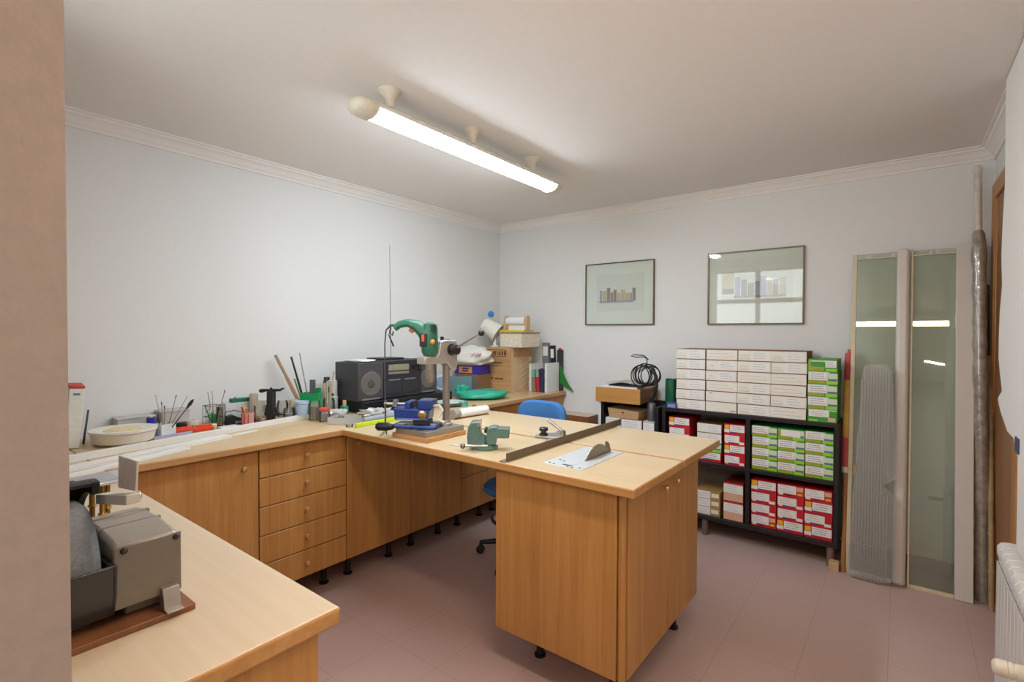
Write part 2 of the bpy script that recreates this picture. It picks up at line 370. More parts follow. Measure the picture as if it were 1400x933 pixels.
# its twin hangs above the camera, outside the frame: its light and its mirror lines in the glass panels are in the photo
t2 = dup(t, (-0.15, 0.90, 2.5), PI/2, 'white fluorescent lamp overhead, seen only as bright lines mirrored in the glass panels')
M_LENS2 = mat('lit_diffuser_warm', '#ffe9d2', 0.5, var=0.0, emit=TUBE2_POWER)
for ch in t2.children:
    if ch.name.startswith('diffuser'):
        ch.data = ch.data.copy(); ch.data.materials.clear(); ch.data.materials.append(M_LENS2)

# ------------------------------------------------------------------ framed pictures
M_FRAME = mat('picture_frame_bronze', '#6b5b48', 0.35, 0.6)
M_MOUNT = mat('picture_mount', '#e3e4da', 0.7, var=0.01)
M_PGLASS = glass('picture_glass', '#fdfefd', -0.005)
def picture(label, x0, x1, z0, z1, marks):
    cx, cz = (x0+x1)/2, (z0+z1)/2; w, h = (x1-x0)/2, (z1-z0)/2
    t = thing('framed_picture', label, 'picture', (cx, YB, cz), 0, None)
    f = MB(); k = 0.008
    f.box(-w, w, -0.022, 0, h-k, h).box(-w, w, -0.022, 0, -h, -h+k).box(-w, -w+k, -0.022, 0, -h+k, h-k).box(w-k, w, -0.022, 0, -h+k, h-k)
    f.build('frame', M_FRAME, t, 0.001)
    MB().box(-w+k, w-k, -0.010, -0.001, -h+k, h-k).build('mount', M_MOUNT, t)
    a = MB(); ms = []
    for (ax0, ax1, az0, az1, m) in marks:
        if m not in ms: ms.append(m)
        a.box(ax0*w, ax1*w, -0.0112 - 0.0002*ms.index(m), -0.010, az0*h, az1*h, ms.index(m))
    a.build('drawing', ms, t)
    MB().box(-w+k, w-k, -0.0170, -0.0150, -h+k, h-k).build('picture_pane', M_PGLASS, t)
    return t
PA, PB, PC, PD = mat('wash_ochre', '#c9b89a', 0.8), mat('wash_violet', '#a9a6b6', 0.8), mat('wash_sepia', '#a08d80', 0.8), mat('mount_inner', '#dcdcd2', 0.8, var=0.01)
rnd = random.Random(3)
marks = [(-0.66, 0.72, -0.56, 0.62, PD)]
x = -0.56
while x < 0.48:
    w = rnd.uniform(0.05, 0.13); marks.append((x, min(x+w, 0.52), -0.24, rnd.uniform(0.0, 0.22), rnd.choice([PA, PA, PB, PC]))); x += w + 0.012
marks += [(-0.56, 0.42, -0.29, -0.24, PB), (-0.62, 0.5, -0.245, -0.235, PC)]
picture('smaller framed picture with a little row of houses, left on the back wall', -2.212, -1.582, 1.502, 2.034, marks)
marks = [(-0.70, 0.78, -0.46, 0.46, PD), (-0.68, -0.42, -0.02, 0.42, PA)]
x = -0.40
while x < 0.62:
    w = rnd.uniform(0.05, 0.15); marks.append((x, x+w, -0.22, rnd.uniform(0.10, 0.30), rnd.choice([PA, PC, PA, PB]))); x += w + 0.015
marks += [(-0.42, 0.66, -0.28, -0.22, PC), (-0.68, -0.42, -0.16, -0.02, PC)]
picture('larger framed picture on the back wall above the stacked white boxes', -1.160, -0.523, 1.500, 2.034, marks)

# ------------------------------------------------------------------ printed cardboard boxes
M_KRAFT = mat('kraft_card', '#8d5f3c', 0.8); M_IVORY = mat('ivory_card', '#ebe6da', 0.75, var=0.02); M_GOLD = mat('gold_card', '#b08a50', 0.6)
M_LABEL = mat('label_paper', '#eceae6', 0.7, var=0.01); M_INK = mat('grey_print', '#b9b9bd', 0.8); M_DINK = mat('dark_print', '#85858c', 0.8)
M_GREEN = mat('green_card', '#3f9a3a', 0.5); M_LIME = mat('lime_card', '#9bd32a', 0.45); M_OLIVE = mat('olive_card', '#a3a42c', 0.5); M_BLUEP = mat('blue_print', '#5f7396', 0.5); M_PALEG = mat('pale_green_card', '#d5e2c6', 0.55)
M_RED = mat('red_card', '#c8202c', 0.45); M_YEL = mat('yellow_print', '#f0bc1c', 0.5); M_PURP = mat('purple_print', '#7a3f7c', 0.5); M_SALM = mat('salmon_card', '#dfae94', 0.6); M_DRED = mat('dark_red_card', '#7d2320', 0.5)
BM = [M_KRAFT, M_IVORY, M_INK, M_DINK, M_GREEN, M_LIME, M_OLIVE, M_BLUEP, M_PALEG, M_RED, M_YEL, M_PURP, M_SALM, M_GOLD, M_DRED, M_LABEL]
(K_, I_, INK, DINK, G_, LI, OL, BL, PG, R_, Y_, PU, SA, GO, DR, LB) = range(16)
def box_proto(name, w, d, h, side, patches, label_rect, lines, seed, dark=False):
    """box with printed front (-Y); its paper label is a part of its own"""
    b = MB(); ms = []
    def mi(k):
        if BM[k] not in ms: ms.append(BM[k])
        return ms.index(BM[k])
    b.box(-w/2, w/2, 0, d, 0, h, mi(side))
    for n, (x0, x1, z0, z1, k) in enumerate(patches):
        b.box(-w/2+x0*w, -w/2+x1*w, -0.0006-0.0003*n, 0.0, z0*h, z1*h, mi(k))
    o = b.build(name, ms, None)
    if label_rect:
        x0, x1, z0, z1 = label_rect; l = MB(); yb = -0.0006 - 0.0003*len(patches)
        l.box(-w/2+x0*w, -w/2+x1*w, yb-0.0008, yb, z0*h, z1*h, 0)
        rd = random.Random(seed)
        for j in range(lines):
            zz = z1 - (z1-z0)*(j+0.75)/(lines+0.6); xe = x0 + (x1-x0)*rd.uniform(0.62, 0.93); xa = x0 + (x1-x0)*rd.uniform(0.06, 0.15)
            c = xa
            while c < xe:
                e = min(xe, c + rd.uniform(0.05, 0.16)); l.box(-w/2+c*w, -w/2+e*w, yb-0.0012, yb-0.0007, zz*h-0.0016, zz*h+0.0016, 1); c = e + 0.018
        l.build('paper_label', [M_LABEL, M_DINK if dark else M_INK], o)
    o.location = (50, 50, -5)
    return o
W1, WD, WH = 0.203, 0.27, 0.0718
ivory = [(0, 1, 0.05, 0.97, I_)]
P_WHITE = [box_proto('cardboard_box', W1, WD, WH, K_, ivory + [(0.04, 0.36, 0.18, 0.22, INK), (0.04, 0.33, 0.32, 0.35, INK), (0.05, 0.34, 0.5, 0.53, INK)], (0.40, 0.97, 0.10, 0.93), 3, 1),
           box_proto('cardboard_box', W1, WD, WH, K_, ivory + [(0.06, 0.9, 0.30, 0.33, INK), (0.1, 0.7, 0.62, 0.65, INK)], None, 0, 2),
           box_proto('cardboard_box', W1, WD, WH, K_, ivory + [(0.12, 0.24, 0.42, 0.50, SA), (0.04, 0.3, 0.2, 0.23, INK)], (0.42, 0.94, 0.16, 0.90), 4, 3),
           box_proto('cardboard_box', W1, WD, WH, K_, ivory + [(0.10, 0.22, 0.76, 0.84, DINK), (0.05, 0.2, 0.3, 0.34, SA)], (0.3, 0.9, 0.2, 0.8), 0, 4),
           box_proto('cardboard_box', W1, WD, WH, K_, ivory + [(0.8, 0.97, 0.18, 0.26, R_)], None, 0, 5)]
ordn = {1: 'top', 2: 'second from the top', 3: 'third from the top', 4: 'fourth from the top', 5: 'fifth from the top', 6: 'bottom'}
SY = 3.625
def stack(protos, x0, w, y, z0, h, n, labeler, group, jitter=0.004, seed=0):
    rd = random.Random(seed); out = []
    for k in range(n):             # k = 0 is the bottom box
        p = protos[k] if isinstance(protos[k], bpy.types.Object) else protos[k][0]
        o = dup(p, (x0 + w/2 + rd.uniform(-jitter, jitter)*0.7, y + rd.uniform(-jitter, jitter), z0 + k*h), rd.uniform(-0.006, 0.006))
        tag(o, labeler(n-k, n), 'box', group); out.append(o)
    return out
ZT = 0.885                         # top of the black shelving
A, B, C_, D_, E_ = P_WHITE
stacks = [(-1.287, 'leftmost', [A, A, A, A, A, A]), (-1.076, 'second', [E_, D_, B, C_, C_, B]), (-0.870, 'third', [A, A, A, B, A, A]), (-0.666, 'fourth', [B, A, B, B, A, A])]
for i, (x0, nm, seq) in enumerate(stacks):
    where = {'leftmost': 'leftmost ivory stack', 'second': 'second ivory stack from the left', 'third': 'third ivory stack from the left', 'fourth': 'rightmost ivory stack, beside the green'}[nm]
    stack(seq, x0, W1, SY, ZT+0.001, WH+0.0006, 6, lambda k, n, where=where: ordn[k] + ' flat box in the ' + where, 'ivory boxes on top of the black shelving', seed=i)
def green_proto(variant, w, h):
    pa = [(0, 1, 0, 1, PG), (0, 1, 0, 0.06, G_), (0.0, 0.58, 0.06, 0.32, OL), (0.60, 0.99, 0.04, 0.28, LI), (0.68, 0.99, 0.30, 0.46, BL), (0.72, 1, 0.90, 1, G_), (0.58, 0.62, 0.05, 0.32, G_)]
    lr = (0.03, 0.66, 0.34, 0.96)
    if variant == 1: pa = [(0, 1, 0, 1, G_), (0.02, 0.55, 0.06, 0.40, OL), (0.02, 0.1, 0.3, 0.9, OL), (0.62, 0.98, 0.04, 0.26, LI), (0.1, 0.95, 0.80, 0.9, PG)]; lr = (0.60, 0.97, 0.35, 0.9)
    if variant == 2: pa = [(0, 1, 0, 1, G_), (0.05, 0.35, 0.06, 0.2, LI), (0.70, 0.95, 0.1, 0.4, SA), (0, 1, 0.93, 1, PG)]; lr = (0.04, 0.74, 0.42, 0.96)
    if variant == 3: pa = pa[:4] + [(0.84, 0.98, 0.30, 0.46, BL), (0, 0.12, 0.3, 0.9, OL), (0, 1, 0.92, 1, G_)]; lr = (0.12, 0.86, 0.34, 0.90)
    return box_proto('cardboard_box', w, 0.25, h, G_, pa, lr, 0 if variant == 3 else 3, 10 + variant, variant == 0)
GT = 0.0775
P_GT = [green_proto(v, 0.155, GT) for v in (0, 1, 2)]
stack([P_GT[2], P_GT[0], P_GT[0], P_GT[0], P_GT[1]], -0.455, 0.155, SY, ZT+0.001, GT+0.0005, 5,
      lambda k, n: {1: 'top', 2: 'second from the top', 3: 'middle', 4: 'second from the bottom', 5: 'bottom'}[k] + ' green box in the single green stack on top of the shelving', 'green boxes on top of the black shelving', 0.003, 11)
GH, GW = 0.0725, 0.150
P_G = [green_proto(0, GW, GH), green_proto(3, GW, GH)]
ZM = 0.528                          # middle shelf top
ZL = 0.150                          # bottom board top
ord4 = {1: 'top', 2: 'second', 3: 'third', 4: 'bottom'}
for i, (x0, nm, seq) in enumerate([(-0.778, 'left', [P_G[0]]*4), (-0.622, 'middle', [P_G[0], P_G[0], P_G[0], P_G[1]]), (-0.467, 'right', [P_G[0]]*4)]):
    stack(seq, x0, GW, SY+0.012, ZM+0.001, GH+0.0006, 4, lambda k, n, nm=nm: ord4[k] + ' green and white box of the ' + nm + ' column inside the upper right compartment', 'green boxes inside the black shelving', 0.002, 20+i)
RH, RW = 0.0765, 0.150
def red_proto(v, w=RW, h=RH):
    if v == 0: pa = [(0, 1, 0, 1, R_), (0.0, 0.26, 0.18, 0.5, LB), (0.02, 0.24, 0.55, 0.92, Y_), (0.28, 0.5, 0.12, 0.26, PU)]; lr = (0.28, 0.98, 0.28, 0.94)
    elif v == 1: pa = [(0, 1, 0, 1, R_), (0.25, 0.5, 0.08, 0.2, PU), (0.72, 0.96, 0.10, 0.34, LB), (0.05, 0.2, 0.14, 0.3, LB)]; lr = (0.02, 0.74, 0.26, 0.92)
    else: pa = [(0, 1, 0, 1, R_), (0.74, 0.97, 0.55, 0.9, SA), (0.76, 0.95, 0.22, 0.4, Y_), (0.3, 0.55, 0.1, 0.2, DR), (0.05, 0.22, 0.1, 0.26, LB)]; lr = (0.02, 0.72, 0.26, 0.95)
    return box_proto('cardboard_box', w, 0.25, h, R_, pa, lr, 3, 30 + v, v == 0)
P_R = [red_proto(v) for v in range(3)]
for i, (x0, nm, seq) in enumerate([(-0.778, 'left', [2, 1, 1, 0]), (-0.622, 'middle', [0, 1, 1, 2]), (-0.467, 'right', [0, 1, 0, 2])]):
    stack([P_R[k] for k in seq], x0, RW, SY+0.012, ZL+0.001, RH+0.0006, 4, lambda k, n, nm=nm: ord4[k] + ' red and white box of the ' + nm + ' column inside the lower right compartment', 'red boxes inside the lower right compartment', 0.002, 40+i)
P_RS = [red_proto(v, 0.132, 0.070) for v in range(3)]
stack([P_RS[1], P_RS[0], P_RS[1], P_RS[0]], -0.952, 0.132, SY+0.012, ZM+0.001, 0.0706, 4, lambda k, n: ord4[k] + ' red box of the stack against the divider in the upper left compartment', 'red boxes against the divider', 0.003, 50)
P_RL = [red_proto(v, 0.150, 0.072) for v in range(2)]; P_GL = green_proto(0, 0.165, 0.066); P_WL = box_proto('cardboard_box', 0.165, 0.25, 0.066, K_, ivory, (0.4, 0.95, 0.1, 0.9), 3, 61)
lab = {1: 'flat ivory box topping the mixed stack in the upper left compartment', 2: 'ivory box below the topmost one of the mixed stack behind the peninsula corner', 3: 'green and white box peeking out over the peninsula corner, in the mixed stack', 4: 'red and white box at the foot of the mixed stack in the upper left compartment'}
stack([red_proto(0, 0.165, 0.066), P_GL, P_WL, P_WL], -1.145, 0.165, SY+0.03, ZM+0.001, 0.0666, 4, lambda k, n: lab[k], None, 0.003, 51)
lab2 = {1: 'red and white box topping the leftmost column in the upper left compartment', 2: 'white topped red box just above the peninsula edge, second in the leftmost column', 3: 'third box down of the leftmost column inside the upper left compartment', 4: 'lowest box of the leftmost column inside the upper left compartment'}
stack([P_RL[1], P_RL[0], P_RL[1], P_RL[0]], -1.345, 0.150, SY+0.02, ZM+0.001, 0.0726, 4, lambda k, n: lab2[k], None, 0.003, 52)
P_CR = box_proto('cardboard_box', 0.17, 0.24, 0.056, GO, [(0, 0.62, 0.04, 0.98, LB), (0.66, 0.95, 0.3, 0.8, I_)], (0.02, 0.6, 0.1, 0.9), 2, 70)
stack([P_CR]*3, -1.150, 0.17, SY+0.01, ZL+0.001, 0.0566, 3, lambda k, n: {1: 'top', 2: 'middle', 3: 'bottom'}[k] + ' cream and gold box of the low stack in the lower left compartment', 'cream and gold boxes', 0.004, 53)
P_SA = box_proto('cardboard_box', 0.125, 0.24, 0.128, DR, [(0, 1, 0.02, 0.97, SA), (0, 1, 0.93, 1, R_)], (0.0, 1.0, 0.45, 0.9), 3, 71)
stack([P_SA]*2, -0.955, 0.125, SY+0.01, ZL+0.001, 0.1286, 2, lambda k, n: {1: 'upper', 2: 'lower'}[k] + ' salmon and white carton beside the shelf divider, lower left compartment', 'salmon cartons', 0.004, 54)

# black shelving
t = thing('shelf_unit', 'low black shelving full of green, red and ivory boxes on short round legs', 'shelf', (-0.84, 3.77, 0))
ox, oy = -0.84, 3.77; X0, X1, Y0, Y1 = -1.39, -0.287, 3.615, 3.915
MB().box(X0-ox, X1-ox, Y0-oy, Y1-oy, ZT-0.026, ZT).build('top_board', M_BLACKWOOD, t, 0.002)
MB().box(X0-ox, X1-ox, Y0-oy, Y1-oy, ZL-0.028, ZL).build('bottom_board', M_BLACKWOOD, t, 0.002)
for x in (X0, X1-0.024): MB().box(x-ox, x+0.024-ox, Y0-oy, Y1-oy, ZL, ZT-0.026).build('side_board', M_BLACKWOOD, t, 0.002)
MB().box(-0.812-ox, -0.786-ox, Y0-oy, Y1-oy, ZL, ZT-0.026).build('divider', M_BLACKWOOD, t, 0.002)
for xa, xb in ((X0+0.024, -0.812), (-0.786, X1-0.024)):
    MB().box(xa-ox, xb-ox, Y0+0.004-oy, Y1-oy, ZM-0.026, ZM).build('middle_shelf', M_BLACKWOOD, t, 0.002)
MB().box(X0+0.024-ox, X1-0.024-ox, Y1-0.006-oy, Y1-0.001-oy, ZL, ZT-0.026).build('back_panel', mat('shelf_back_grey', '#8f8880', 0.7), t)
for x, y in ((-1.085, 3.66), (-0.325, 3.645), (-1.34, 3.66), (-0.33, 3.87), (-1.3, 3.87)):
    MB().lathe([(0.017, 0), (0.019, 0.004), (0.023, ZL-0.028)], 16, 0, Matrix.Translation((x-ox, y-oy, 0))).build('leg', mat('leg_taupe', '#7d655c', 0.5), t)

# ------------------------------------------------------------------ low open cabinet with the wooden drawer box on it
t = thing('cabinet', 'open black cabinet with a white side panel, left of the black shelving', 'cabinet', (-1.66, 3.75, 0))
ox, oy = -1.66, 3.75
MB().box(-1.885-ox, -1.868-ox, 3.57-oy, 3.93-oy, 0, 0.893).build('side_panel', M_WHITE, t, 0.001)
MB().box(-1.868-ox, -1.845-ox, 3.57-oy, 3.93-oy, 0, 0.893).build('lining', M_BLACK, t, 0.001)
MB().box(-1.425-ox, -1.402-ox, 3.57-oy, 3.93-oy, 0, 0.885).build('side_panel', M_BLACK, t, 0.001)
MB().box(-1.845-ox, -1.425-ox, 3.90-oy, 3.93-oy, 0.0, 0.893).build('back_panel', M_BLACK, t)
MB().box(-1.845-ox, -1.425-ox, 3.57-oy, 3.90-oy, 0.665, 0.685).build('shelf', M_BLACKWOOD, t)
MB().box(-1.845-ox, -1.425-ox, 3.59-oy, 3.90-oy, 0.05, 0.07).build('shelf', M_BLACKWOOD, t)
M_PINE = wood('orange_pine', '#b47c3c', '#d09a58', 'X', 0.7, 0.4)
M_PINED = wood('dark_pine', '#7c4c2a', '#96623a', 'Y', 0.7, 0.5)
t = thing('drawer_box', 'orange wooden drawer box lying on the open cabinet beneath the magazines', 'box', (-1.72, 3.74, 0.894))
MB().box(-0.185, 0.185, -0.19, -0.172, 0, 0.115).build('front_board', M_PINE, t, 0.002)
MB().box(-0.18, -0.168, -0.172, 0.17, 0.004, 0.108).box(0.168, 0.18, -0.172, 0.17, 0.004, 0.108).box(-0.168, 0.168, 0.158, 0.17, 0.004, 0.108).build('sides', M_PINED, t)
MB().box(-0.168, 0.168, -0.172, 0.158, 0.094, 0.10).build('panel', M_PINE, t)
M_NEWS = mat('newsprint', '#b9b0a6', 0.8, var=0.15, scale=25)
tag(MB().box(-0.15, 0.15, -0.11, 0.11, 0, 0.012).build('writing_pad', M_LABEL, None, 0.001, (-1.73, 3.69, 1.005), 0.05), 'white pad at the bottom of the pile on the orange drawer box', 'pad')
tag(MB().box(-0.13, 0.13, -0.09, 0.1, 0, 0.010).build('folder', mat('charcoal_card', '#2b2b2c', 0.5), None, 0.001, (-1.69, 3.70, 1.018), -0.08), 'charcoal folder in the pile on the orange drawer box', 'folder')
mg = MB(); n = 10                     # curling magazine
vs = []; 
for k, off in ((0, 0), (1, 0.006)):
    for i in range(n+1):
        u = i/n - 0.5
        for y in (-0.1, 0.09): vs.append((u*0.27, y, 0.012*math.cos(u*5)-0.004 + off + 0.10*max(0, -u-0.32)*0.3))
fs = []
for i in range(n):
    b0 = 2*(n+1); fs += [(2*i, 2*i+1, 2*i+3, 2*i+2), (b0+2*i, b0+2*i+2, b0+2*i+3, b0+2*i+1), (2*i, 2*i+2, b0+2*i+2, b0+2*i), (2*i+1, b0+2*i+1, b0+2*i+3, 2*i+3)]
tag(mg.add(vs, fs).build('magazine', M_NEWS, None, 0, (-1.71, 3.71, 1.041), 0.12), 'curling grey magazine on top of the pile on the drawer box', 'magazine')
# cable coil hung on a hook over the cabinet edge
c = MB(); 
for k in range(8):
    Mx = Matrix.Translation((0.011*k-0.04, 0.006*(k % 4), 0.004*((k*3) % 5)-0.006)) @ Matrix.Rotation(0.10*k-0.15, 4, 'Z') @ Matrix.Rotation(PI/2, 4, 'X')
    c.ring((0, 0, 0), 0.078-0.006*(k % 3), 0.0045, 28, 6, 0, Mx)
c.tube([(0.0, 0, 0.075), (0.02, -0.01, 0.10), (0.01, 0, 0.13), (-0.02, 0, 0.14), (-0.07, 0.0, 0.135), (-0.11, -0.01, 0.145), (-0.085, -0.01, 0.155), (-0.01, 0, 0.15), (0.025, 0, 0.12)], 0.004)
c.tube([(0.05, 0, 0.05), (0.09, -0.01, 0.0), (0.10, -0.02, -0.07), (0.08, -0.02, -0.14), (0.055, -0.02, -0.19)], 0.012, 8, 0, 0.6)
c.tube([(0.03, 0, 0.07), (0.075, -0.01, 0.03), (0.085, -0.02, -0.05), (0.07, -0.02, -0.12)], 0.005)
tag(c.build('cable_coil', M_BLACK, None, 0, (-1.510, 3.585, 1.115)), 'coil of black cable on the right end of the orange drawer box', 'cable')
t = tag(MB().lathe([(0.043, 0), (0.043, 0.205), (0.040, 0.207), (0.038, 0.19), (0.0, 0.188)], 28).build('candle_jar', mat('green_glass', '#0f5c42', 0.15, var=0.15, coat=0.5), None, 0, (-1.345, 3.68, ZT+0.002)), 'tall dark green cylinder standing left of the ivory boxes', 'jar')
t = tag(MB().box(-0.035, 0.035, -0.02, 0.02, 0, 0.04).box(-0.028, 0.028, -0.022, -0.02, 0.006, 0.03, 1).build('small_box', [mat('indigo_card', '#4a4a8a', 0.5), mat('lilac_print', '#8f90c0', 0.5)], None, 0.001, (-1.315, 3.625, ZT+0.001)), 'tiny indigo box in front of the green cylinder', 'box')
# things on the shelf of the open cabinet
P_W2 = box_proto('cardboard_box', 0.130, 0.2, 0.083, I_, [(0, 1, 0, 0.12, SA)], (0.05, 0.97, 0.15, 0.95), 4, 80)
o = dup(P_W2, (-1.772, 3.59, 0.686), 0); tag(o, 'left one of two white boxes on the open cabinet shelf', 'box', 'white boxes inside the open cabinet')
P_W3 = box_proto('cardboard_box', 0.165, 0.2, 0.083, K_, [(0, 1, 0, 1, I_), (0.1, 0.4, 0.0, 0.12, R_)], (0.03, 0.98, 0.16, 0.95), 4, 81)
o = dup(P_W3, (-1.618, 3.588, 0.686), 0); tag(o, 'white box with a red mark under its label, in the open cabinet', 'box', 'white boxes inside the open cabinet')
wv = [(-0.12, 0, 0), (0.12, 0, 0), (0.12, 0.2, 0), (-0.12, 0.2, 0), (-0.13, -0.01, 0.075), (0.13, -0.01, 0.062), (0.13, 0.2, 0.062), (-0.13, 0.2, 0.075)]
t = tag(MB().add(wv, [(0,3,2,1),(4,5,6,7),(0,1,5,4),(1,2,6,5),(2,3,7,6),(3,0,4,7)]).build('wooden_tray', mat('raw_beech', '#c9a67a', 0.6), None, 0.002, (-1.69, 3.60, 0.771)), 'pale wooden tray lying on the white boxes in the open cabinet', 'tray')
MB().box(-0.006, 0.006, -0.016, -0.0, 0.045, 0.052).build('slot', M_BLACK, t)
P_W4 = box_proto('cardboard_box', 0.085, 0.10, 0.085, I_, [(0, 1, 0.9, 1, INK)], (0.08, 0.92, 0.1, 0.85), 4, 82)
o = dup(P_W4, (-1.477, 3.578, 0.686), 0); tag(o, 'small white box under the grey canister in the open cabinet', 'box')
t = thing('spray_can', 'grey canister standing on the small white box right of the drawer box', 'can', (-1.475, 3.63, 0.7725))
MB().lathe([(0.030, 0), (0.031, 0.004), (0.031, 0.12), (0.026, 0.132), (0.012, 0.138), (0.012, 0.145)], 20).build('can_body', mat('grey_can', '#77777a', 0.35, 0.6), t)
MB().lathe([(0.014, 0.145), (0.014, 0.17), (0.010, 0.174), (0, 0.174)], 14).build('nozzle', M_BLACK, t)
t = tag(MB().box(-0.16, 0.16, -0.09, 0.09, 0.60, 0.72, 0, None, 1).box(-0.155, 0.155, -0.08, 0.09, 0, 0.60).build('low_cabinet', [M_PINED, M_LAM], None, 0.002, (-2.247, 3.846, 0)), 'low beige cabinet top against the back wall behind the blue chair', 'cabinet')

# ------------------------------------------------------------------ glazed panels leaning on the back wall
lean = math.atan2(0.275, 1.955)
def leaning(y0): return Matrix.Translation((0, y0, 0)) @ Matrix.Rotation(-lean, 4, 'X')
M_PANEL = mat('panel_white', '#d9d1c8', 0.35, var=0.01); M_PEDGE = mat('panel_cream_edge', '#d8c9aa', 0.5)
M_GGLASS = glass('greenish_glass', '#f0f8ee', 0.05, 0.015, 0.10)
def panel(name, label, x0, x1, parts, glass_x, clips):
    t = thing(name, label, 'panel', (0, 0, 0)); t.matrix_world = Matrix.Translation(((x0+x1)/2, 3.60, 0)) @ Matrix.Rotation(-lean, 4, 'X')
    cx = (x0+x1)/2
    for nm, a, b, ya, yb, za, zb, m, bev in parts: MB().box(a-cx, b-cx, ya, yb, za, zb).build(nm, m, t, bev)
    MB().box(glass_x[0]-cx, glass_x[1]-cx, 0.008, 0.014, 0.02, 1.955).build('glass_pane', M_GGLASS, t)
    for x in clips:
        MB().box(x-0.014-cx, x+0.014-cx, -0.004, 0.006, 1.928, 1.945).lathe([(0.006, 0), (0.006, 0.012)], 10, 0, Matrix.Translation((x-cx, -0.002, 1.937)) @ Matrix.Rotation(PI/2, 4, 'X')).build('clip', M_STEEL, t)
    return t
HP = 1.972
panel('glazed_panel', 'left greenish glass panel in a white frame leaning on the back wall', -0.245, 0.040,
      [('side_strip', -0.245, -0.222, 0, 0.022, 0.0, 1.955, M_PEDGE, 0.003), ('top_rail', -0.222, -0.025, 0.0, 0.020, 1.922, 1.928, M_PANEL, 0.001), ('bottom_rail', -0.222, -0.025, 0, 0.02, 0, 0.02, M_PANEL, 0.001),
       ('wide_profile', -0.023, 0.040, -0.022, 0.022, 0.0, HP, M_PANEL, 0.018)], (-0.224, -0.02), (-0.16, -0.04))
panel('glazed_panel', 'right greenish glass panel with a broad flat white edge, leaning by the wrapped tube', 0.046, 0.325,
      [('side_strip', 0.046, 0.056, 0, 0.022, 0.0, 1.965, M_PEDGE, 0.002), ('top_rail', 0.056, 0.246, 0.0, 0.020, 1.922, 1.928, M_PANEL, 0.001), ('bottom_rail', 0.056, 0.246, 0, 0.02, 0.0, 0.02, M_PEDGE, 0.001),
       ('wide_profile', 0.248, 0.325, -0.012, 0.022, 0.0, HP, M_PANEL, 0.003)], (0.054, 0.25), (0.14, 0.16))
# fluted pane with a notch, leaning in front
poly = [(-0.232, 0.015), (-0.095, 0.0), (-0.005, 0.035), (-0.008, 0.50), (-0.068, 0.555), (-0.008, 0.605), (-0.035, 1.22), (-0.062, 1.262), (-0.165, 1.255), (-0.178, 1.235)]
t = tag(MB().prism(poly, -0.004, 0.004, 0, Matrix.Rotation(PI/2, 4, 'X')).build('fluted_glass', glass('fluted_pane', '#ffffff', -0.02, 0.30, 0.15), None), 'notched pane of fluted translucent glass leaning before the left panel', 'glass pane')
t.matrix_world = Matrix.Translation((0, 3.535, 0.004)) @ Matrix.Rotation(-lean, 4, 'X')
fl = MB()
def span(x):      # vertical extent of the pane at x
    lo = 0.015 + (x+0.232)/0.137*-0.015 if x < -0.095 else (x+0.095)/0.09*0.035
    hi = 0.015 + (x+0.232)/0.054*1.22 if x < -0.178 else (1.25 if x < -0.062 else 1.262 - (x+0.062)/0.027*0.042)
    return max(0, lo)+0.012, hi-0.012
x = -0.224
while x < -0.045:
    lo, hi = span(x)
    if x > -0.075:
        fl.bar((x, 0.0, lo), (x, 0.0, 0.50), 0.009, 0.012).bar((x, 0.0, 0.615), (x, 0.0, hi), 0.009, 0.012)
    elif hi - lo > 0.05: fl.bar((x, 0.0, lo), (x, 0.0, hi), 0.009, 0.012)
    x += 0.0145
fl.build('flutes', glass('fluted_pane_ribs', '#ffffff', 0.0, 0.25, 0.22), t)
MB().box(-0.212, -0.200, -0.007, 0.006, 0.60, 0.65).build('tape_tab', M_GOLD, t)
# rolled flag on its pole
t = thing('rolled_flag', 'rolled red and yellow flag on a wooden pole left of the glass panels', 'flag', (-0.268, 3.60, 0)); 
t.matrix_world = Matrix.Translation((-0.255, 3.60, 0.0)) @ Matrix.Rotation(-math.atan2(0.27, 1.33), 4, 'X')
MB().lathe([(0.013, 0), (0.014, 0.56), (0.013, 1.36)], 14).build('pole', mat('pole_wood', '#a8713c', 0.5), t)
FR, FY = mat('flag_red', '#c9585a', 0.8, var=0.1), mat('flag_yellow', '#e6b45a', 0.8, var=0.1)
for z0, z1, m in ((0.62, 0.80, FR), (0.80, 1.16, FY), (1.16, 1.335, FR)):
    MB().lathe([(0.0245, z0), (0.027, z0+0.03), (0.0265, (z0+z1)/2), (0.027, z1-0.03), (0.0255, z1)], 18).build('cloth_stripe', m, t)
MB().lathe([(0.023, 0.585), (0.025, 0.60), (0.0245, 0.62)], 16).build('band', M_CREAM, t)
tag(MB().box(-0.026, 0.026, -0.03, 0.03, 0, 0.05).build('wood_block', mat('raw_beech', '#c9a67a'), None, 0.002, (-0.302, 3.60, 0)), 'small pale wood block on the floor by the shelving leg', 'block')
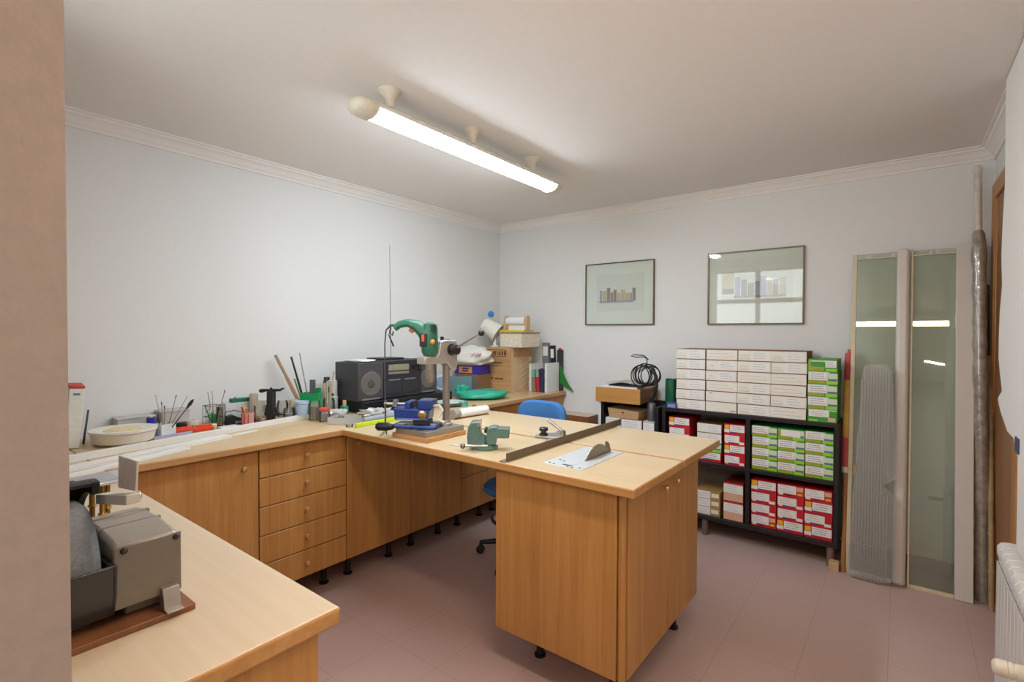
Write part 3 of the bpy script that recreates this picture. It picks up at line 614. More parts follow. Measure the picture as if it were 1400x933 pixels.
# wrapped tube, cane and dark pipe in the corner
M_FOIL = mat('bubble_wrap', '#a59c92', 0.22, 0.25, var=0.25, scale=28, bump=1.0, coat=0.5)
t = thing('wrapped_tube', 'tall tube wrapped in plastic film in the back right corner', 'tube', (0.365, 3.665, 0)); t.matrix_world = Matrix.Translation((0.367, 3.66, 0)) @ Matrix.Rotation(-math.atan2(0.19, 2.36), 4, 'X') @ Matrix.Rotation(-math.atan2(0.035, 2.36), 4, 'Y')
rd = random.Random(5)
MB().lathe([(0.027, 0), (0.033, 0.03)] + [(0.028+rd.uniform(0, 0.006), 0.06+0.06*k) for k in range(32)] + [(0.027, 2.0), (0.018, 2.02)], 18).build('wrapping', M_FOIL, t)
MB().lathe([(0.016, 2.0), (0.0165, 2.33), (0.019, 2.37), (0.012, 2.39)], 14).build('tube_end', mat('film_white', '#cfc8c0', 0.3, 0.0, var=0.15, scale=30, bump=0.6), t)
cn = [(0.013, 0)]
for k in range(7): cn += [(0.012, 0.02+0.19*k), (0.012, 0.18+0.19*k), (0.0155, 0.195+0.19*k), (0.0125, 0.205+0.19*k)]
t = tag(MB().lathe(cn, 14).build('bamboo_cane', mat('bamboo', '#a98c62', 0.45, var=0.2, scale=14), None), 'bamboo cane leaning between the wrapped tube and the door', 'cane')
t.matrix_world = Matrix.Translation((0.391, 3.56, 0)) @ Matrix.Rotation(-math.atan2(0.30, 1.35), 4, 'X') @ Matrix.Rotation(math.radians(0.3), 4, 'Y')
t = tag(MB().lathe([(0.010, 0), (0.010, 1.72)], 12).build('metal_pipe', mat('pipe_grey', '#5d5d60', 0.4, 0.6), None), 'thin dark grey pipe standing in the corner beside the door frame', 'pipe')
t.matrix_world = Matrix.Translation((0.385, 3.76, 0)) @ Matrix.Rotation(-math.atan2(0.155, 1.75), 4, 'X')

# ------------------------------------------------------------------ added panel in the shape of ragged overexposed glare, radiator
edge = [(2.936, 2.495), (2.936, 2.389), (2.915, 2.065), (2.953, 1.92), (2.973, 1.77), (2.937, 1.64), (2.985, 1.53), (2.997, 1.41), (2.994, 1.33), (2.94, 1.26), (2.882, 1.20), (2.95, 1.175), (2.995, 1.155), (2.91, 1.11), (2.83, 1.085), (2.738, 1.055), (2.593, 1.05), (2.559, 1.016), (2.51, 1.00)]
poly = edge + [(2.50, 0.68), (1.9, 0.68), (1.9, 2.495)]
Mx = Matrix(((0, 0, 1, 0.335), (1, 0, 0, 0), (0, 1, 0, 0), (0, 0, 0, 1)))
t = tag(MB().prism(poly, 0.0, 0.004, 0, Mx).build('glare_panel', mat('glare_white', '#f1eeea', 0.85, var=0.01), None), 'added white panel shaped as ragged overexposed glare at the right, beside the door', 'sheet')  # stands in for blown-out glare; no real sheet hangs here
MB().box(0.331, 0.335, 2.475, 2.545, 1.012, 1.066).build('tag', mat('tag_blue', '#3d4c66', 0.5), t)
t = thing('radiator', 'white sectional radiator on the right wall at the picture edge', 'radiator', (0.36, 2.2, 0.1))
M_RAD = mat('radiator_white', '#e9e7e2', 0.3, var=0.01)
sec = MB(); sw = 0.064
sec.prism([(-0.060, 0.0), (-0.052, 0.0), (-0.052, 0.470), (-0.060, 0.478)], -sw/2+0.002, sw/2-0.002, 0, Matrix(((1,0,0,0),(0,0,1,0),(0,1,0,0),(0,0,0,1))))
top = [(-0.060, 0.50), (-0.060, 0.532), (-0.050, 0.546), (-0.03, 0.55), (0.040, 0.55), (0.047, 0.54), (0.047, 0.0), (0.038, 0.0), (0.038, 0.535), (-0.045, 0.535), (-0.052, 0.528), (-0.052, 0.50)]
for ya, yb in ((-sw/2+0.0015, sw/2-0.0015),):
    sec.prism(top, ya, yb, 0, Matrix(((1,0,0,0),(0,0,1,0),(0,1,0,0),(0,0,0,1))))
for y in (-sw/2+0.003, -0.003, sw/2-0.009): sec.box(-0.054, 0.04, y, y+0.006, 0.0, 0.536)
sec.cyl((0, -sw/2, 0.06), (0, sw/2, 0.06), 0.018).cyl((0, -sw/2, 0.47), (0, sw/2, 0.47), 0.018)
s0 = sec.build('radiator_section', M_RAD, t, 0.0025); s0.location = (0, 0.4, 0)
for k in range(1, 14):
    s = s0.copy(); COL.objects.link(s); s.location = (0, 0.4 - k*sw, 0)
v = MB().axis((-0.06, -0.405, 0.47), (-0.16, -0.405, 0.47), [(0.010, 0), (0.016, 0.005), (0.018, 0.03), (0.021, 0.034), (0.021, 0.055), (0.019, 0.057), (0.019, 0.060), (0.021, 0.062), (0.021, 0.066), (0.019, 0.068), (0.019, 0.071), (0.021, 0.073), (0.020, 0.094), (0.013, 0.100), (0, 0.101)], 24)
v.build('valve', M_CREAM, t)
MB().cyl((0, -0.42, 0.0), (0, -0.42, -0.1), 0.009).cyl((0, 0.35, 0.0), (0, 0.35, -0.1), 0.009).build('pipe', M_RAD, t)

# ------------------------------------------------------------------ swivel chair behind the peninsula
M_BLUE = mat('blue_fabric', '#3f77b4', 0.85, var=0.08, scale=160, bump=0.2)
t = thing('swivel_chair', 'blue swivel chair behind the peninsula, only its rounded back and base showing', 'chair', (-1.875, 2.56, 0), math.radians(4))
def padded(w, h, d, n=4):
    return [(math.copysign(abs(math.cos(a))**(2/n), math.cos(a))*w/2, math.copysign(abs(math.sin(a))**(2/n), math.sin(a))*h/2) for a in [2*PI*i/40 for i in range(40)]]
bk = MB(); pr = padded(0.37, 0.36, 0)
vs = []; fs = []
for lay, (k, off) in enumerate(((0.93, 0.0), (1.0, 0.012), (1.0, 0.035), (0.90, 0.052))):
    for x, z in pr: vs.append((x*k, 0.20 + off + 0.35*(x*k)**2*-1, 0.80 + z*k))
n = len(pr)
for l in range(3):
    for i in range(n): fs.append((l*n+i, l*n+(i+1) % n, (l+1)*n+(i+1) % n, (l+1)*n+i))
fs += [tuple(reversed(range(n))), tuple(range(3*n, 4*n))]
bk.add(vs, fs).build('backrest', M_BLUE, t)
sp = MB(); vs = []; fs = []; pr2 = padded(0.44, 0.42, 0)
for k, z in ((0.9, 0.425), (1.0, 0.445), (1.0, 0.475), (0.92, 0.495)):
    for x, y in pr2: vs.append((x*k, y*k - 0.01, z))
fs = [(l*n+i, l*n+(i+1) % n, (l+1)*n+(i+1) % n, (l+1)*n+i) for l in range(3) for i in range(n)] + [tuple(reversed(range(n))), tuple(range(3*n, 4*n))]
sp.add(vs, fs).build('seat', M_BLUE, t)
MB().box(-0.12, 0.12, -0.12, 0.14, 0.395, 0.428).build('seat_plate', M_BLACK, t, 0.006)
MB().tube([(0, 0.08, 0.41), (0, 0.22, 0.42), (0, 0.265, 0.48), (0, 0.262, 0.62), (0, 0.258, 0.80)], 0.016, 8, 0, 1.8).build('back_support', M_BLACK, t)
MB().lathe([(0.030, 0.09), (0.030, 0.20), (0.016, 0.205), (0.016, 0.40)], 16).build('gas_column', M_BLACK, t)
MB().ring((0, 0, 0.26), 0.205, 0.011, 40, 10).tube([(-0.2, 0, 0.26), (0.2, 0, 0.26)], 0.008).tube([(0, -0.2, 0.26), (0, 0.2, 0.26)], 0.008).build('foot_ring', mat('ring_dark', '#3c3f38', 0.25, 0.3), t)
for k in range(5):
    a = math.radians(200 + 72*k); dx, dy = math.cos(a), math.sin(a)
    MB().tube([(0.02*dx, 0.02*dy, 0.105), (0.16*dx, 0.16*dy, 0.095), (0.29*dx, 0.29*dy, 0.072)], [0.022, 0.018, 0.013], 10).build('base_arm', M_BLACK, t)
    w = MB().axis((0.29*dx-0.018*dy, 0.29*dy+0.018*dx, 0.027), (0.29*dx+0.018*dy, 0.29*dy-0.018*dx, 0.027), [(0.018, 0), (0.026, 0.003), (0.026, 0.013), (0.012, 0.0145), (0.012, 0.0215), (0.026, 0.023), (0.026, 0.033), (0.018, 0.036)], 16)
    w.cyl((0.29*dx, 0.29*dy, 0.04), (0.29*dx, 0.29*dy, 0.074), 0.008).build('caster', M_BLACK, t)

# ------------------------------------------------------------------ peninsula: saw blade, fence, mitre gauge, bench vise
M_ALU = mat('brushed_aluminium', '#dbe0e2', 0.42, 0.55, var=0.05, scale=90)
t = thing('table_saw_insert', 'aluminium saw plate with a grey round blade set in the peninsula top', 'saw', (-1.062, 1.885, 0.9))
ins = MB(); sx = 0.034          # blade slot offset inside the plate
ins.box(-0.092, sx-0.006, -0.19, 0.19, 0, 0.0025).box(sx+0.006, 0.092, -0.19, 0.19, 0, 0.0025).box(sx-0.006, sx+0.006, -0.19, -0.06, 0, 0.0025).box(sx-0.006, sx+0.006, 0.185, 0.19, 0, 0.0025)
ins.build('plate', M_ALU, t, 0.0006)
R = 0.135; hc = R - 0.052
prof = [(R*math.cos(a), R*math.sin(a)-hc) for a in [math.asin(hc/R) + (PI-2*math.asin(hc/R))*i/30 for i in range(31)]]
YZ = lambda x: Matrix(((0, 0, 1, x), (1, 0, 0, 0.05), (0, 1, 0, 0.001), (0, 0, 0, 1)))
tb = []
for i, (y, z) in enumerate(prof):
    k = 1.0 + (0.018 if i % 2 else 0); tb.append((y*k, z*k if z > 0.003 else z))
MB().prism(tb, -0.0016, 0.0016, 0, YZ(sx)).build('blade', mat('saw_blade_steel', '#8d8578', 0.4, 0.6, var=0.12, scale=60), t)
MB().prism([(0.085, 0), (0.125, 0), (0.112, 0.036), (0.092, 0.050), (0.070, 0.052)], -0.0012, 0.0012, 0, YZ(sx)).build('riving_knife', mat('dull_steel', '#7a746a', 0.45, 0.6), t)
scw = MB()
for x, y in ((-0.07, -0.165), (-0.045, -0.172), (-0.06, -0.10), (-0.035, -0.11), (0.02, -0.175), (0.045, -0.178), (0.07, -0.165)): scw.lathe([(0.0055, 0.0025), (0.0055, 0.0032), (0, 0.0033)], 10, 0, Matrix.Translation((x, y, 0)))
scw.box(-0.012, 0.032, -0.162, -0.150, 0.0024, 0.003).build('screw', M_DARKMETAL, t)
t = thing('rip_fence', 'long brown steel angle bar lying across the peninsula top', 'bar', (-1.292, 2.143, 0.9))
MB().box(-0.014, 0.016, -0.538, 0.545, 0.0005, 0.004).build('flange', mat('bar_grey_brown', '#7d7468', 0.45, 0.5), t, 0.0008)
MB().box(0.012, 0.016, -0.525, 0.545, 0.004, 0.036).build('web', mat('bar_brown', '#6f604d', 0.5, 0.35), t, 0.0008)
t = thing('mitre_gauge', 'round steel mitre gauge with a slanted handle beside the angle bar', 'gauge', (-1.39, 2.135, 0.9), math.radians(20))
MB().prism([(0.085*math.cos(a), 0.085*math.sin(a)) for a in [PI*i/20 - 0.5 for i in range(24)]] + [(-0.085, -0.03)], 0.001, 0.012).build('half_disc', M_GREYMETAL, t, 0.002)
MB().box(-0.012, 0.012, -0.14, 0.22, 0.0005, 0.004).build('guide_bar', M_STEEL, t, 0.001)
MB().lathe([(0.022, 0.012), (0.022, 0.02), (0.014, 0.024), (0.014, 0.034), (0.023, 0.036), (0.023, 0.048), (0.018, 0.052), (0, 0.052)], 18, 0, Matrix.Translation((-0.045, 0.0, 0))).build('locking_knob', M_DARKMETAL, t)
MB().cyl((0.052, 0.015, 0.012), (0.052, 0.015, 0.04), 0.015, 0.013).cyl((0.052, 0.015, 0.032), (-0.030, 0.03, 0.085), 0.006, 0.0085, 12).build('handle', M_STEEL, t)
# bench vise
M_VG = mat('vise_green', '#5f7f78', 0.38, 0.25, var=0.12, scale=45, coat=0.3)
t = thing('bench_vise', 'small green bench vise standing near the front edge of the peninsula', 'vise', (-1.515, 1.738, 0.9), math.radians(36))
MB().lathe([(0.060, 0), (0.062, 0.004), (0.062, 0.014), (0.050, 0.022), (0.040, 0.024)], 28, 0, Matrix.Translation((0.012, 0, 0)) @ Matrix.Diagonal((1.0, 0.8, 1, 1))).build('base', M_VG, t)
jp = [(-0.062, 0.020), (0.018, 0.020), (0.018, 0.055), (-0.002, 0.066), (-0.006, 0.100), (-0.012, 0.124), (-0.028, 0.130), (-0.050, 0.126), (-0.062, 0.100), (-0.066, 0.06)]
XZ = lambda y: Matrix(((1, 0, 0, 0), (0, 0, 1, y), (0, 1, 0, 0), (0, 0, 0, 1)))
MB().prism(jp, -0.038, 0.038, 0, XZ(0)).build('rear_jaw', M_VG, t, 0.006)
MB().box(-0.020, -0.004, -0.040, 0.040, 0.108, 0.130).build('jaw_plate', M_STEEL, t, 0.001)
fj = [(0.022, 0.024), (0.065, 0.024), (0.070, 0.055), (0.125, 0.055), (0.128, 0.098), (0.075, 0.100), (0.070, 0.106), (0.045, 0.106), (0.026, 0.095), (0.020, 0.06)]
MB().prism(fj, -0.034, 0.034, 0, XZ(0)).build('front_jaw', M_VG, t, 0.006)
MB().box(0.012, 0.024, -0.03, 0.03, 0.078, 0.096).build('jaw_plate', M_DARKMETAL, t, 0.001)
MB().cyl((-0.085, -0.045, 0.022), (0.03, -0.045, 0.022), 0.006).cyl((-0.150, -0.045, 0.027), (-0.086, -0.045, 0.022), 0.003, 0.004, 8).build('spindle', M_STEEL, t)
MB().ball((-0.083, -0.047, 0.022), 0.0125).build('ball_end', mat('worn_steel', '#8c7a70', 0.35, 0.8), t)

# ------------------------------------------------------------------ drill stand, drill, blue vise
t = thing('drill_stand', 'grey drill stand with column and long feed lever on a wooden board', 'stand', (-1.90, 1.78, 0.9))
MB().box(-0.145, 0.110, -0.130, 0.145, 0.0005, 0.024).build('base_board', wood('board_beech', '#b9814c', '#cf9c66', 'X', 1.0, 0.5), t, 0.002)
bp = MB().box(-0.125, 0.100, -0.125, 0.14, 0.0245, 0.050)
for x in (-0.08, -0.03, 0.02): bp.box(x, x+0.012, -0.12, 0.06, 0.050, 0.0515, 1)
bp.lathe([(0.036, 0.050), (0.034, 0.062), (0.026, 0.066), (0.024, 0.080)], 20, 0, Matrix.Translation((0.03, 0.08, 0))).build('base_plate', [M_GREYMETAL, M_DARKMETAL], t, 0.003)
MB().lathe([(0.014, 0.0), (0.016, 0.004), (0, 0.008)], 14, 0, Matrix.Translation((0.07, -0.10, 0.050))).build('bolt', M_STEEL, t)
MB().cyl((0.03, 0.08, 0.06), (0.03, 0.08, 0.50), 0.019, None, 20).build('column', mat('column_steel', '#9a8f88', 0.35, 0.55), t)
hd = MB(); hd.prism([(-0.175, 0.375), (-0.02, 0.375), (0.018, 0.335), (0.045, 0.335), (0.055, 0.365), (0.048, 0.492), (-0.030, 0.496), (-0.070, 0.488), (-0.082, 0.425), (-0.095, 0.412), (-0.175, 0.412)], -0.032, 0.032, 0, Matrix(((0, 0, 1, 0.03), (1, 0, 0, 0.08), (0, 1, 0, 0), (0, 0, 0, 1))))
hd.build('drill_head', mat('head_grey', '#b5b0aa', 0.4, 0.35), t, 0.006)
MB().cyl((0.03, 0.05, 0.495), (0.03, 0.05, 0.512), 0.009).build('stop_screw', M_BLACK, t)
MB().axis((0.055, 0.085, 0.445), (0.12, 0.085, 0.445), [(0.030, 0), (0.030, 0.012), (0.022, 0.014), (0.022, 0.036), (0.026, 0.038), (0.026, 0.05), (0.012, 0.054), (0, 0.054)], 22).build('feed_hub', M_DARKMETAL, t)
lv = MB().cyl((0.095, 0.085, 0.452), (0.262, 0.085, 0.528), 0.0065, None, 10); lv = lv.build('feed_lever', M_STEEL, t)
MB().ball((0.268, 0.085, 0.531), 0.0155).build('lever_knob', M_BLACK, lv)
# the drill, clamped in the stand
M_DG = mat('drill_green', '#2b6b52', 0.42, var=0.05); M_OR = mat('drill_orange', '#d9682a', 0.45)
t = thing('power_drill', 'green power drill clamped upright in the drill stand, cable hanging', 'drill', (-1.87, 1.73, 1.318), math.radians(217.7))
# local: +X points towards the grip, +Z up
bd = MB(); prof = [(0.030, -0.002), (0.040, 0.018), (0.042, 0.045), (0.041, 0.10), (0.038, 0.14), (0.030, 0.158), (0.012, 0.165)]
bd.lathe(prof, 24, 0, Matrix.Translation((-0.01, 0, 0)) @ Matrix.Diagonal((1.0, 0.85, 1, 1)))
bd.tube([(0.0, 0, 0.085), (0.02, 0, 0.120), (0.055, 0, 0.150), (0.10, 0, 0.163), (0.14, 0, 0.155), (0.165, 0, 0.135)], [0.036, 0.037, 0.030, 0.022, 0.020, 0.019], 16, 0, 0.85)
bd.build('body', M_DG, t)
for k in range(5):
    MB().box(-0.048, -0.018, -0.022, 0.036, 0.118+0.008*k, 0.121+0.008*k).build('vent_slot', mat('drill_dark_green', '#1c4a3a', 0.5), t)
MB().box(-0.003, 0.034, 0.018, 0.0372, 0.045, 0.11).build('side_grille', M_BLACK, t, 0.002)
MB().box(0.010, 0.024, 0.0372, 0.0385, 0.07, 0.105).build('badge', M_OR, t, 0.001)
MB().ball((-0.030, 0.034, 0.068), 0.013).build('mode_knob', mat('drill_amber', '#e2902f', 0.4), t)
MB().tube([(0.062, 0, 0.128), (0.078, 0, 0.122), (0.092, 0, 0.130)], [0.008, 0.011, 0.008], 10).build('trigger', M_OR, t)
MB().lathe([(0.006, -0.135), (0.013, -0.132), (0.022, -0.105), (0.023, -0.075), (0.020, -0.072), (0.021, -0.045), (0.022, -0.012), (0.018, -0.001)], 18, 0, Matrix.Translation((-0.01, 0, 0))).build('chuck', mat('chuck_metal', '#a59c90', 0.35, 0.7), t)
MB().tube([(0.160, 0, 0.150), (0.185, 0, 0.150), (0.208, 0, 0.125), (0.214, 0, 0.06), (0.214, 0, -0.08), (0.212, 0, -0.22), (0.212, 0, -0.34), (0.205, 0.0, -0.398)], [0.008, 0.006, 0.004, 0.003, 0.003, 0.003, 0.003, 0.003], 8).build('power_cable', mat('cable_grey', '#46464a', 0.5), t)
MB().tube([(0.184, 0, 0.142), (0.19, 0.0, 0.11), (0.175, 0, 0.10), (0.172, 0, 0.12)], 0.004).cyl((0.195, 0, 0.105), (0.17, 0, 0.045), 0.0035, 0.0045, 8).build('chuck_key', M_DARKMETAL, t)
# blue drill vise on the base plate
M_VB = mat('vise_blue', '#27418c', 0.35, 0.15, var=0.1, scale=50, coat=0.4)
t = thing('drill_press_vise', 'blue machine vise with a long spindle on the drill stand base', 'vise', (-1.942, 1.740, 0.952), math.radians(30)); t.scale = (1.1, 1.1, 1.1)
MB().box(-0.115, 0.095, -0.065, -0.035, 0, 0.012).box(-0.115, 0.095, 0.035, 0.065, 0, 0.012).box(-0.115, -0.06, -0.064, 0.064, 0.0005, 0.014).box(0.03, 0.095, -0.064, 0.064, 0.0005, 0.014).build('base', M_VB, t, 0.003)
MB().box(-0.10, 0.085, -0.020, -0.008, 0.012, 0.020).box(-0.10, 0.085, 0.008, 0.020, 0.012, 0.020).build('slide_bar', M_STEEL, t)
MB().box(-0.112, 0.092, -0.064, -0.060, 0.0122, 0.0135).box(-0.112, 0.092, 0.060, 0.064, 0.0122, 0.0135).build('pale_edge', mat('pale_blue', '#6f8fd6', 0.3), t)  # lighter blue strips along the outer edges of the base
MB().box(-0.095, 0.05, -0.0465, -0.0445, 0.038, 0.044).build('cradle_edge', mat('pale_blue', '#6f8fd6'), t)
MB().prism([(-0.105, 0.035), (0.055, 0.035), (0.060, 0.085), (-0.02, 0.088), (-0.110, 0.090)], -0.045, 0.045, 0, XZ(0)).build('cradle', M_VB, t, 0.006)
MB().box(-0.02, 0.055, -0.035, 0.035, 0.013, 0.036).build('tilt_block', M_DARKMETAL, t, 0.003)
MB().box(0.005, 0.075, -0.046, 0.046, 0.086, 0.128).build('fixed_jaw', M_VB, t, 0.005)
MB().box(-0.055, -0.030, -0.044, 0.044, 0.086, 0.120).build('moving_jaw', M_VB, t, 0.004)
MB().box(-0.030, -0.025, -0.042, 0.042, 0.090, 0.118).box(-0.001, 0.004, -0.042, 0.042, 0.090, 0.124).build('jaw_plate', M_BLACK, t)
MB().cyl((-0.17, 0, 0.104), (-0.055, 0, 0.104), 0.006).cyl((-0.115, 0, 0.09), (-0.115, 0, 0.122), 0.013, None, 12).build('spindle', M_STEEL, t)
MB().cyl((-0.165, 0, 0.12), (-0.165, 0, -0.026), 0.0045, None, 8).cyl((-0.165, 0, -0.026), (-0.185, -0.02, -0.049), 0.006, None, 8).build('crank', mat('zinc', '#c9bda6', 0.35, 0.7), t)
MB().axis((0.03, -0.046, 0.062), (0.03, -0.10, 0.062), [(0.020, 0), (0.020, 0.008), (0.012, 0.010), (0.012, 0.024), (0, 0.025)], 18).build('lock_nut', mat('brass_nut', '#c2a77c', 0.3, 0.9), t)
MB().tube([(0.075, -0.02, 0.10), (0.105, -0.03, 0.105), (0.120, -0.035, 0.085), (0.10, -0.045, 0.045), (0.13, -0.045, 0.03)], 0.007, 8).build('lever', M_CREAM, t)
MB().axis((-0.10, -0.07, 0.008), (-0.19, -0.07, 0.008), [(0.012, 0), (0.014, 0.01), (0.019, 0.03), (0.019, 0.07), (0.013, 0.08), (0, 0.081)], 16).build('handle', M_BLACK, t)
# roll of paper
t = thing('paper_roll', 'white paper roll with a cork band lying behind the drill stand', 'roll', (-2.155, 2.355, 0.9), math.radians(85))
MB().axis((-0.145, 0, 0.030), (0.145, 0, 0.030), [(0.016, 0.0), (0.028, 0.0), (0.028, 0.29), (0.016, 0.29), (0.016, 0.0)], 26).build('paper', M_LABEL, t)
MB().axis((-0.1455, 0, 0.030), (-0.10, 0, 0.030), [(0.015, 0.0), (0.0295, 0.0), (0.0295, 0.05), (0.028, 0.05)], 26).build('cork_band', mat('cork_grey', '#9a9186', 0.8, var=0.25, scale=90), t)
MB().box(-0.15, 0.15, -0.025, 0.035, 0.0005, 0.003).build('base_card', M_KRAFT, t)

# ------------------------------------------------------------------ bench grinder in its water trough
M_GB = mat('grinder_bronze', '#7f776c', 0.38, 0.45, var=0.04)
M_GL = mat('grinder_light', '#a39c92', 0.35, 0.5, var=0.04)
t = thing('bench_grinder', 'wet bench grinder with a grey stone wheel in a black trough on the near bench', 'grinder', (-1.25, 0.27, 0.9))
gx, gy = -1.25, 0.27
MB().box(-1.49-gx, -1.067-gx, 0.175-gy, 0.388-gy, 0.0005, 0.012).build('base_board', wood('grinder_board', '#6e4228', '#8d5c3a', 'X', 1.0, 0.5), t, 0.002)
mp = [(-1.10, 0.042), (-1.10, 0.148), (-1.14, 0.153), (-1.20, 0.156), (-1.28, 0.154), (-1.335, 0.146), (-1.345, 0.10), (-1.34, 0.042)]
XZg = Matrix(((1, 0, 0, -gx), (0, 0, 1, -gy), (0, 1, 0, 0), (0, 0, 0, 1)))
MB().prism(mp, 0.270, 0.372, 0, XZg).build('motor_housing', M_GL, t, 0.008, seg=3)
for xx in (-1.205, -1.272):
    MB().prism([(xx-0.004, 0.05), (xx-0.004, 0.1565), (xx+0.004, 0.1565), (xx+0.004, 0.05)], 0.2685, 0.3735, 0, XZg).build('seam_band', M_GB, t, 0.002)
MB().box(-1.101-gx, -1.096-gx, 0.268-gy, 0.374-gy, 0.036, 0.149).build('end_plate', M_GB, t, 0.004)
for y, z in ((0.365, 0.141), (0.283, 0.141), (0.364, 0.046)):
    MB().axis((-1.096-gx, y-gy, z), (-1.088-gx, y-gy, z), [(0.006, 0), (0.006, 0.002), (0.004, 0.005), (0, 0.0055)], 10).build('screw', M_DARKMETAL, t)
MB().axis((-1.17-gx, 0.370-gy, 0.115), (-1.17-gx, 0.392-gy, 0.115), [(0.018, 0), (0.018, 0.008), (0.014, 0.016), (0, 0.017)], 16).build('switch_cap', M_CREAM, t)
MB().prism([(-1.10, 0.052), (-1.083, 0.052), (-1.075, 0.016), (-1.06, 0.016), (-1.06, 0.0125), (-1.10, 0.0125)], 0.338, 0.366, 0, XZg).build('foot_bracket', M_GREYMETAL, t, 0.001)
MB().box(-1.33-gx, -1.12-gx, 0.29-gy, 0.37-gy, 0.0125, 0.043).build('pedestal', M_GB, t, 0.003)
# trough: open curved tray
wx, wz, WR = -1.215, 0.098, 0.118
tr = MB(); outer = [(-1.345, 0.10), (-1.345, 0.06), (-1.32, 0.022), (-1.27, 0.0135), (-1.14, 0.0135), (-1.10, 0.03), (-1.083, 0.07), (-1.078, 0.125)]
inner = [(-1.084, 0.125), (-1.089, 0.072), (-1.105, 0.036), (-1.142, 0.0195), (-1.268, 0.0195), (-1.315, 0.028), (-1.339, 0.063), (-1.339, 0.10)]
tr.prism(outer + inner, 0.150, 0.268, 0, XZg)
tr.prism(outer, 0.262, 0.2695, 0, XZg).prism(outer, 0.148, 0.154, 0, XZg).build('water_trough', mat('trough_black', '#26262a', 0.3, coat=0.4), t, 0.0015)
M_STONE = mat('grind_stone', '#7b7f84', 0.9, var=0.14, scale=120, bump=0.6)
MB().axis((wx-gx, 0.162-gy, wz), (wx-gx, 0.258-gy, wz), [(0.0, 0), (WR-0.01, 0), (WR, 0.008), (WR, 0.080), (WR-0.012, 0.092), (WR-0.03, 0.096), (0.0, 0.096)], 56).build('stone_wheel', M_STONE, t)
MB().axis((wx-gx, 0.250-gy, wz), (wx-gx, 0.27-gy, wz), [(0.02, 0), (0.02, 0.02)], 16).build('axle', M_STEEL, t)
# hood behind the wheel
ho = [(wx + 0.152*math.cos(a), wz + 0.152*math.sin(a)) for a in [math.radians(84 + 96*i/18) for i in range(19)]]
hi = [(wx + 0.128*math.cos(a), wz + 0.128*math.sin(a)) for a in [math.radians(180 - 96*i/18) for i in range(19)]]
MB().prism(ho + hi, 0.262, 0.274, 0, XZg).prism(ho + [(wx+0.145*math.cos(math.radians(180-96*i/18)), wz+0.145*math.sin(math.radians(180-96*i/18))) for i in range(19)], 0.17, 0.262, 0, XZg).build('wheel_hood', M_BLACK, t, 0.001)
MB().prism([(-1.17, 0.238), (-1.072, 0.250), (-1.064, 0.305), (-1.165, 0.30)], 0.294, 0.298, 0, XZg).prism([(-1.245, 0.195), (-1.06, 0.232), (-1.058, 0.25), (-1.245, 0.214)], 0.277, 0.298, 0, XZg).build('tool_rest', mat('rest_grey', '#d3cec8', 0.45, 0.2), t, 0.001)
MB().prism([(-1.225, 0.203), (-1.15, 0.218), (-1.15, 0.226), (-1.225, 0.211)], 0.2975, 0.2988, 0, XZg).build('rest_slot', M_BLACK, t)
for x, z in ((-1.145, 0.224), (-1.075, 0.241)):
    MB().axis((x-gx, 0.298-gy, z), (x-gx, 0.308-gy, z), [(0.008, 0), (0.008, 0.004), (0.004, 0.006), (0, 0.0065)], 12).build('wing_screw', M_STEEL, t)
# platform on brass posts behind the grinder
t = thing('work_stage', 'small steel platform on brass posts behind the grinder, by the pillar', 'stage', (-1.56, 0.30, 0.9))
MB().box(-0.06, 0.06, -0.09, 0.105, 0.165, 0.172).box(-0.05, 0.045, -0.08, 0.085, 0.172, 0.174, 1).lathe([(0.010, 0.174), (0.008, 0.176), (0, 0.176)], 14, 2, Matrix.Translation((0, 0.0, 0))).build('platform', [mat('stage_steel', '#c6c8cc', 0.3, 0.6), mat('stage_inlay', '#b4b6bd', 0.3, 0.6), M_DARKMETAL], t, 0.001)
for x, y in ((0.045, -0.04), (-0.045, -0.04), (0.045, 0.05), (-0.045, 0.05), (0.0, 0.07)):
    MB().lathe([(0.009, 0), (0.009, 0.05), (0.006, 0.054), (0.006, 0.09), (0.010, 0.094), (0.006, 0.099), (0.006, 0.165)], 12, 0, Matrix.Translation((x, y, 0))).build('brass_post', mat('post_brass', '#9a7434', 0.35, 0.85), t)
MB().box(-0.055, 0.055, -0.085, 0.03, 0.0, 0.03).build('teal_base', mat('teal_plastic', '#2fa79a', 0.45), t, 0.004)

# ------------------------------------------------------------------ hifi on the left worktop
M_SPK = mat('speaker_charcoal', '#39393d', 0.5, var=0.05); M_GRILL = mat('speaker_cloth', '#4a4a48', 0.9, var=0.2, scale=300); M_CONE = mat('speaker_cone', '#64605a', 0.6)
def speaker(label, y0, y1, xf, z0, z1, depth):
    t = thing('loudspeaker', label, 'loudspeaker', (xf, (y0+y1)/2, z0)); w = (y1-y0)/2; h = z1-z0
    MB().box(-depth, -0.014, -w, w, 0, h).build('cabinet', M_SPK, t, 0.008, seg=3)
    MB().box(-0.014, 0, -w+0.001, w-0.001, 0.002, h-0.002).build('front_baffle', mat('baffle_grey', '#444347', 0.45), t, 0.004)
    r = min(w*0.78, 0.085)
    MB().axis((-0.004, 0, h*0.44), (0.006, 0, h*0.44), [(r, 0), (r+0.004, 0.004), (r, 0.007), (r*0.82, 0.006), (r*0.42, 0.0045)], 30).build('woofer', M_CONE, t)
    MB().axis((-0.004, 0, h*0.44), (0.006, 0, h*0.44), [(r*0.40, 0), (r*0.38, 0.0052), (r*0.2, 0.009), (0, 0.010)], 20).build('dust_cap', M_GRILL, t)
    MB().box(-0.0005, 0.0015, -w*0.7, w*0.7, h*0.03, h*0.07).build('badge', M_GREYMETAL, t)
    return t
PL = 0.977
